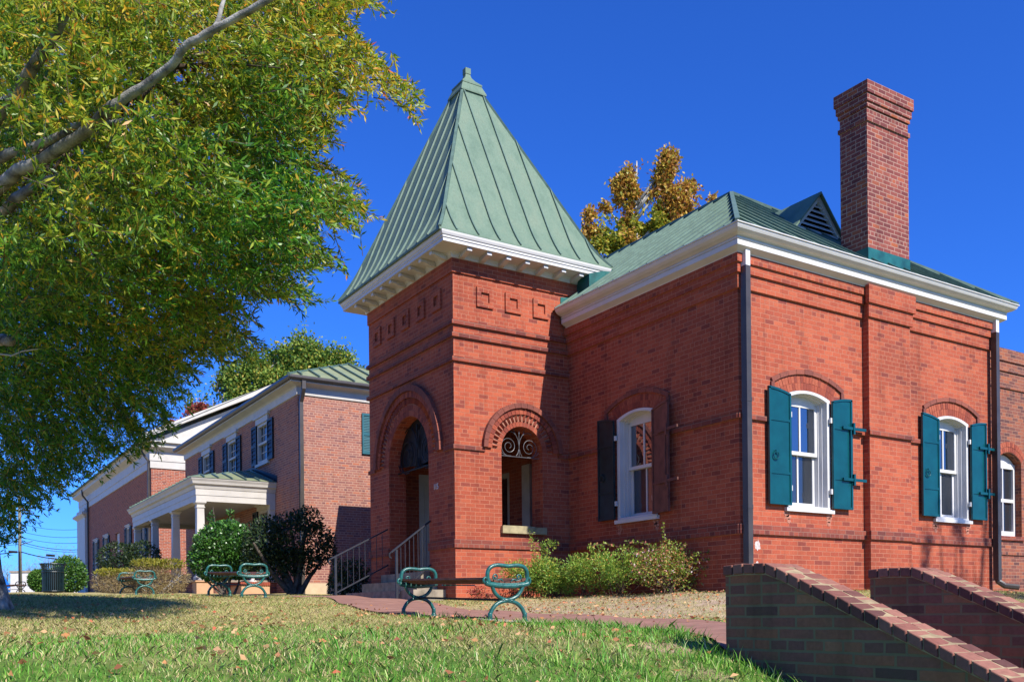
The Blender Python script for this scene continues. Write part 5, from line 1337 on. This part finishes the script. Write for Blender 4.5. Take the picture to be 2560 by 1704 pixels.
for px, d, r, lab in ((172, 33, .58, 'larger round bright green shrub to the right of the litter bin'), (99, 34, .36, 'smaller round green shrub to the left of the litter bin')):
    c = h_at(px, d); z = r*1.15
    shrub('round_shrub', lab, c, [(0, 0, z, (r, r, r*1.1)), (r*.2, 0, z*.7, (r*.85, r*.9, r*.7)), (-r*.2, 0, z*1.3, (r*.6, r*.6, r*.6))], 5200, .09, .05, LM['round'], 'round shrubs by the litter bin', 5, 'bark', .3)
# bed along the shaded west wall
bed = [(1312, 15.9, .46, .58), (1388, 15.7, .50, .62), (1462, 15.4, .52, .66), (1545, 15.0, .52, .70)]
bl = ['feathery green shrub beside the tower, leftmost of the bed', 'feathery green shrub under the inner corner of the walls', 'feathery green shrub left of the shuttered west window', 'feathery green shrub next to the flowering abelia']
for (px, d, r, h), lab in zip(bed, bl):
    c = h_at(px, d)
    lob = [(rnd.uniform(-r, r)*.75, rnd.uniform(-.25, .2), h*rnd.uniform(.35, .82), (r*.42, r*.42, h*.34)) for _ in range(9)]
    shrub('feathery_shrub', lab, c, lob, 4300, .055, .017, LM['nan'], 'green shrubs along the shaded wall', 22, 'twig', .8, (5.0, px, .2), None, .7, (0, 0, .55), 'shrub', .006)
c = h_at(1672, 14.35); zz = hz(*c)
ab = shrub('abelia_bush', 'flowering abelia with pink and white blossom and long arching shoots', c, [(0, 0, .36, (.50, .42, .34)), (.34, -.05, .24, (.40, .38, .24)), (-.30, .05, .42, (.34, .36, .30)), (.0, 0, .62, (.30, .28, .2)), (.3, 0, .52, (.26, .26, .16))], 5200, .038, .024, LM['abe'], None, 30, 'twig', .75, (5, 1, .24), None, 1.0, (0, 0, .2), 'shrub', .007)
m = MB(); LC, LD = [], []
for pts in ([(1620, 1400), (1560, 1370), (1520, 1358), (1476, 1362)], [(1650, 1380), (1610, 1356), (1560, 1352)], [(1665, 1390), (1662, 1350), (1658, 1305)], [(1700, 1410), (1740, 1385), (1800, 1372)], [(1700, 1420), (1745, 1402), (1778, 1396)], [(1715, 1430), (1760, 1418), (1800, 1414)], [(1720, 1470), (1760, 1485), (1785, 1500)], [(1690, 1385), (1700, 1372), (1712, 1360)]):
    P = [at(x, y, 14.2) for x, y in pts]; m.tube([tuple(p) for p in P], [.006, .005, .004, .003][:len(P)], 5)
    for a, b in zip(P, P[1:]):
        for t in np.linspace(0, 1, 13): LC.append(a*(1-t)+b*t); LD.append(rg.normal(size=3)+unit(b-a)*.4)
m.build('arching_shoots', K['twig'], ab)
LC, LD = np.array(LC).repeat(2, 0), np.array(LD).repeat(2, 0)+rg.normal(size=(len(LD)*2, 3))
V, Fq = leaf_quads(LC, LD, .05*np.ones(len(LC)), .028*np.ones(len(LC))); raw_mesh('foliage', V, Fq, LM['abe'], ab)
c = h_at(1352, 15.85)
shrub('tall_weed', 'thin tall weed growing against the lit tower corner', c, [(-.1, 0, .75, (.06, .06, .28)), (.1, 0, .85, (.1, .1, .16)), (-.18, 0, .98, (.04, .04, .2)), (.12, 0, .65, (.08, .08, .15)), (.24, 0, .92, (.12, .08, .08))], 520, .045, .016, LM['nan'], None, 7, 'twig', .9, None, None, .8, (0, 0, .4), 'weed', .006)
c = h_at(1196, 15.6)
shrub('seedling', 'small purplish seedling at the foot of the tower corner', c, [(0, 0, .12, (.2, .1, .12))], 260, .05, .02, LM['red'], None, 5, 'twig', .9, None, None, .9, (0, 0, .3), 'plant', .005)
c = h_at(872, 19.6)
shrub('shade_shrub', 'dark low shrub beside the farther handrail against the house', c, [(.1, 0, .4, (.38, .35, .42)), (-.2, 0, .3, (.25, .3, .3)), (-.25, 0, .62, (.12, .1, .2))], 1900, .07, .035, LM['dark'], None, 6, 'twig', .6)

# --- tall thin street tree outside the frame; its top throws the soft shadow on the lit wall
TRX, TRY = 6.75, -10.6
st_ = thing('street_tree', 'slender thinly leaved street tree standing across the walk from the shuttered wall', 'tree', (TRX, TRY, hz(TRX, TRY)))
z = hz(TRX, TRY); m = MB()
m.tube([(TRX, TRY, z-.3), (TRX+.05, TRY, 3), (TRX, TRY, 6.6)], [.16, .13, .09], 8)
ends = []
for k in range(9):
    bx_ = -1.15+2.2*k/8+rg.uniform(-.1, .1); h = rg.uniform(9.1, 10.3)
    p = [np.array([TRX+bx_*.15, TRY, 5.6+rg.uniform(0, .8)]), np.array([TRX+bx_*.7, TRY+rg.uniform(-.3, .3), 7.6]), np.array([TRX+bx_+rg.uniform(-.25, .25), TRY+rg.uniform(-.4, .4), h])]
    m.tube([tuple(q) for q in p], [.05, .045, .015], 6); ends += [p[1]*.6+p[2]*.4, p[2], p[1]]
m.build('trunk', K['bark'], st_)
leaf_cloud('crown', [(tuple(e), (.16, .2, .45)) for e in ends], 2600, .09, .05, LM['back'], st_, .9)

# ------------------------------------------------------------------ grass and fallen leaves
def gfac(x, y):
    n = np.sin(x*1.3+1.7*np.sin(y*.9))*.5+np.sin(y*1.7-x*.6+2)*.35+np.sin(x*3.1+y*2.3)*.25
    return np.clip((-2.4-y)*.26+.75*n+.06, 0, 1)
def blocked(x, y):
    P = np.stack([x, y], 1)
    b = in_poly(P, PATH_POLY) | ((x > -5.8) & (x < -4.05) & (y < -5.38)) | ((x > -3.05) & (y > 4.5) & (y < 7.6)) | ((x > TX) & (y > TY)) | ((x > 0) & (y > 0)) | ((x > HX2-2.6) & (y > 17))
    b |= ((x > -5.3) & (x < -4.72) & (y > -1.84) & (y < -1.46)) | ((x > -5.54) & (x < -4.97) & (y > 5.97) & (y < 6.38))
    return b
def scatter(n, dmin, dmax, pw):
    d = (dmin**pw+rg.random(n)*(dmax**pw-dmin**pw))**(1/pw); l = rg.uniform(-.60, .58, n)*d
    X = CAM[0]+d*_F[0]+l*_R0[0]; Y = CAM[1]+d*_F[1]+l*_R0[1]
    k = ~blocked(X, Y); return X[k], Y[k]
def blades(X, Y, hmin, hmax, wd, lean):
    n = len(X); Z = hgt(X, Y)-.004; a = rg.uniform(0, 2*PI, n); h = rg.uniform(hmin, hmax, n)*rg.uniform(.6, 1, n)
    b = rg.uniform(0, 2*PI, n); ln = lean*h*rg.uniform(.2, 1.2, n)
    s = np.stack([np.cos(a), np.sin(a), 0*a], 1)*(wd*rg.uniform(.7, 1.3, n))[:, None]
    B = np.stack([X, Y, Z], 1); T = B+np.stack([np.cos(b)*ln, np.sin(b)*ln, h], 1); M = B+np.stack([np.cos(b)*ln*.35, np.sin(b)*ln*.35, h*.6], 1)
    V = np.stack([B-s, B+s, M+s*.7, T, M-s*.7], 1).reshape(-1, 3)
    return V, np.arange(5*n).reshape(-1, 5)
gg = leaf_mat('grass_green', [(0, (.045, .15, .014)), (.4, (.11, .33, .03)), (.78, (.22, .47, .06)), (.94, (.40, .50, .12)), (1, (.7, .66, .38))], .3, .5, .35)
gd = leaf_mat('grass_dry', [(0, (.24, .19, .08)), (.32, (.48, .39, .17)), (.60, (.66, .56, .28)), (.76, (.30, .36, .07)), (1, (.10, .24, .03))], .3, .7, .2)
X, Y = scatter(300000, 3.4, 20, 1.25); g_ = gfac(X, Y); r = rg.random(len(X))
kp = (np.hypot(X+1.7, Y-.3) > 2.9) | (rg.random(len(X)) < .35); X, Y, g_, r = X[kp], Y[kp], g_[kp], r[kp]
k = r < g_*.72+.04
V, Fq = blades(X[k], Y[k], .018, .058, .0024, .75); go = raw_mesh('grass', V, Fq, gg); tag(go, kind='stuff')
V, Fq = blades(X[~k], Y[~k], .02, .05, .0030, 1.3); go = raw_mesh('dry_grass', V, Fq, gd); tag(go, kind='stuff')
# taller tufts along the path edge, bench and stair wall
TXs, TYs = [], []
for cx_, cy_, n, s in [(-5.35, -4.4, 260, .22), (-5.15, -4.05, 200, .2), (-5.75, -4.9, 220, .22), (-6.0, -5.6, 260, .18), (-5.9, -6.2, 220, .12), (-5.0, -2.6, 240, .2), (-5.1, -1.95, 200, .2), (-5.4, -2.7, 220, .3), (-6.4, -4.6, 200, .2), (-6.8, -3.6, 160, .2), (-7.6, -4.3, 180, .2), (-5.3, -.6, 140, .2), (-6.2, -6.6, 200, .2), (-7.0, -5.6, 220, .25), (-8.2, -5.4, 220, .3), (-5.0, -3.3, 120, .1), (-5.6, -3.5, 200, .3)]:
    TXs.append(rg.normal(cx_, s, n)); TYs.append(rg.normal(cy_, s, n))
X, Y = np.concatenate(TXs), np.concatenate(TYs); k = ~blocked(X, Y)
V, Fq = blades(X[k], Y[k], .05, .13, .0034, .8); tag(raw_mesh('grass_tuft', V, Fq, gg), kind='stuff')
lf = leaf_mat('fallen_leaf', [(0, (.22, .08, .04)), (.4, (.50, .22, .08)), (.75, (.60, .36, .18)), (1, (.45, .10, .05))], .2, .7, .2)
X, Y = scatter(1300, 3.6, 17, 1.2)
lx = np.concatenate([rg.normal(-1.5, 1.0, 420), rg.normal(-2.9, .35, 160), rg.normal(-5.3, .4, 120)]); ly = np.concatenate([rg.normal(.9, 1.5, 420), rg.uniform(-3, 3, 160), rg.uniform(-3, 3, 120)]); kk = (lx < -.05) & ((lx < TX) | (ly < TY)); X, Y = np.concatenate([X, lx[kk]]), np.concatenate([Y, ly[kk]])
n = len(X); D = np.stack([rg.normal(size=n), rg.normal(size=n), rg.normal(size=n)*.25], 1)
V, Fq = leaf_quads(np.stack([X, Y, hgt(X, Y)+.03], 1), D, .05*rg.uniform(.5, 1.3, n), .03*np.ones(n), .3); tag(raw_mesh('fallen_leaves', V, Fq, lf), kind='stuff')
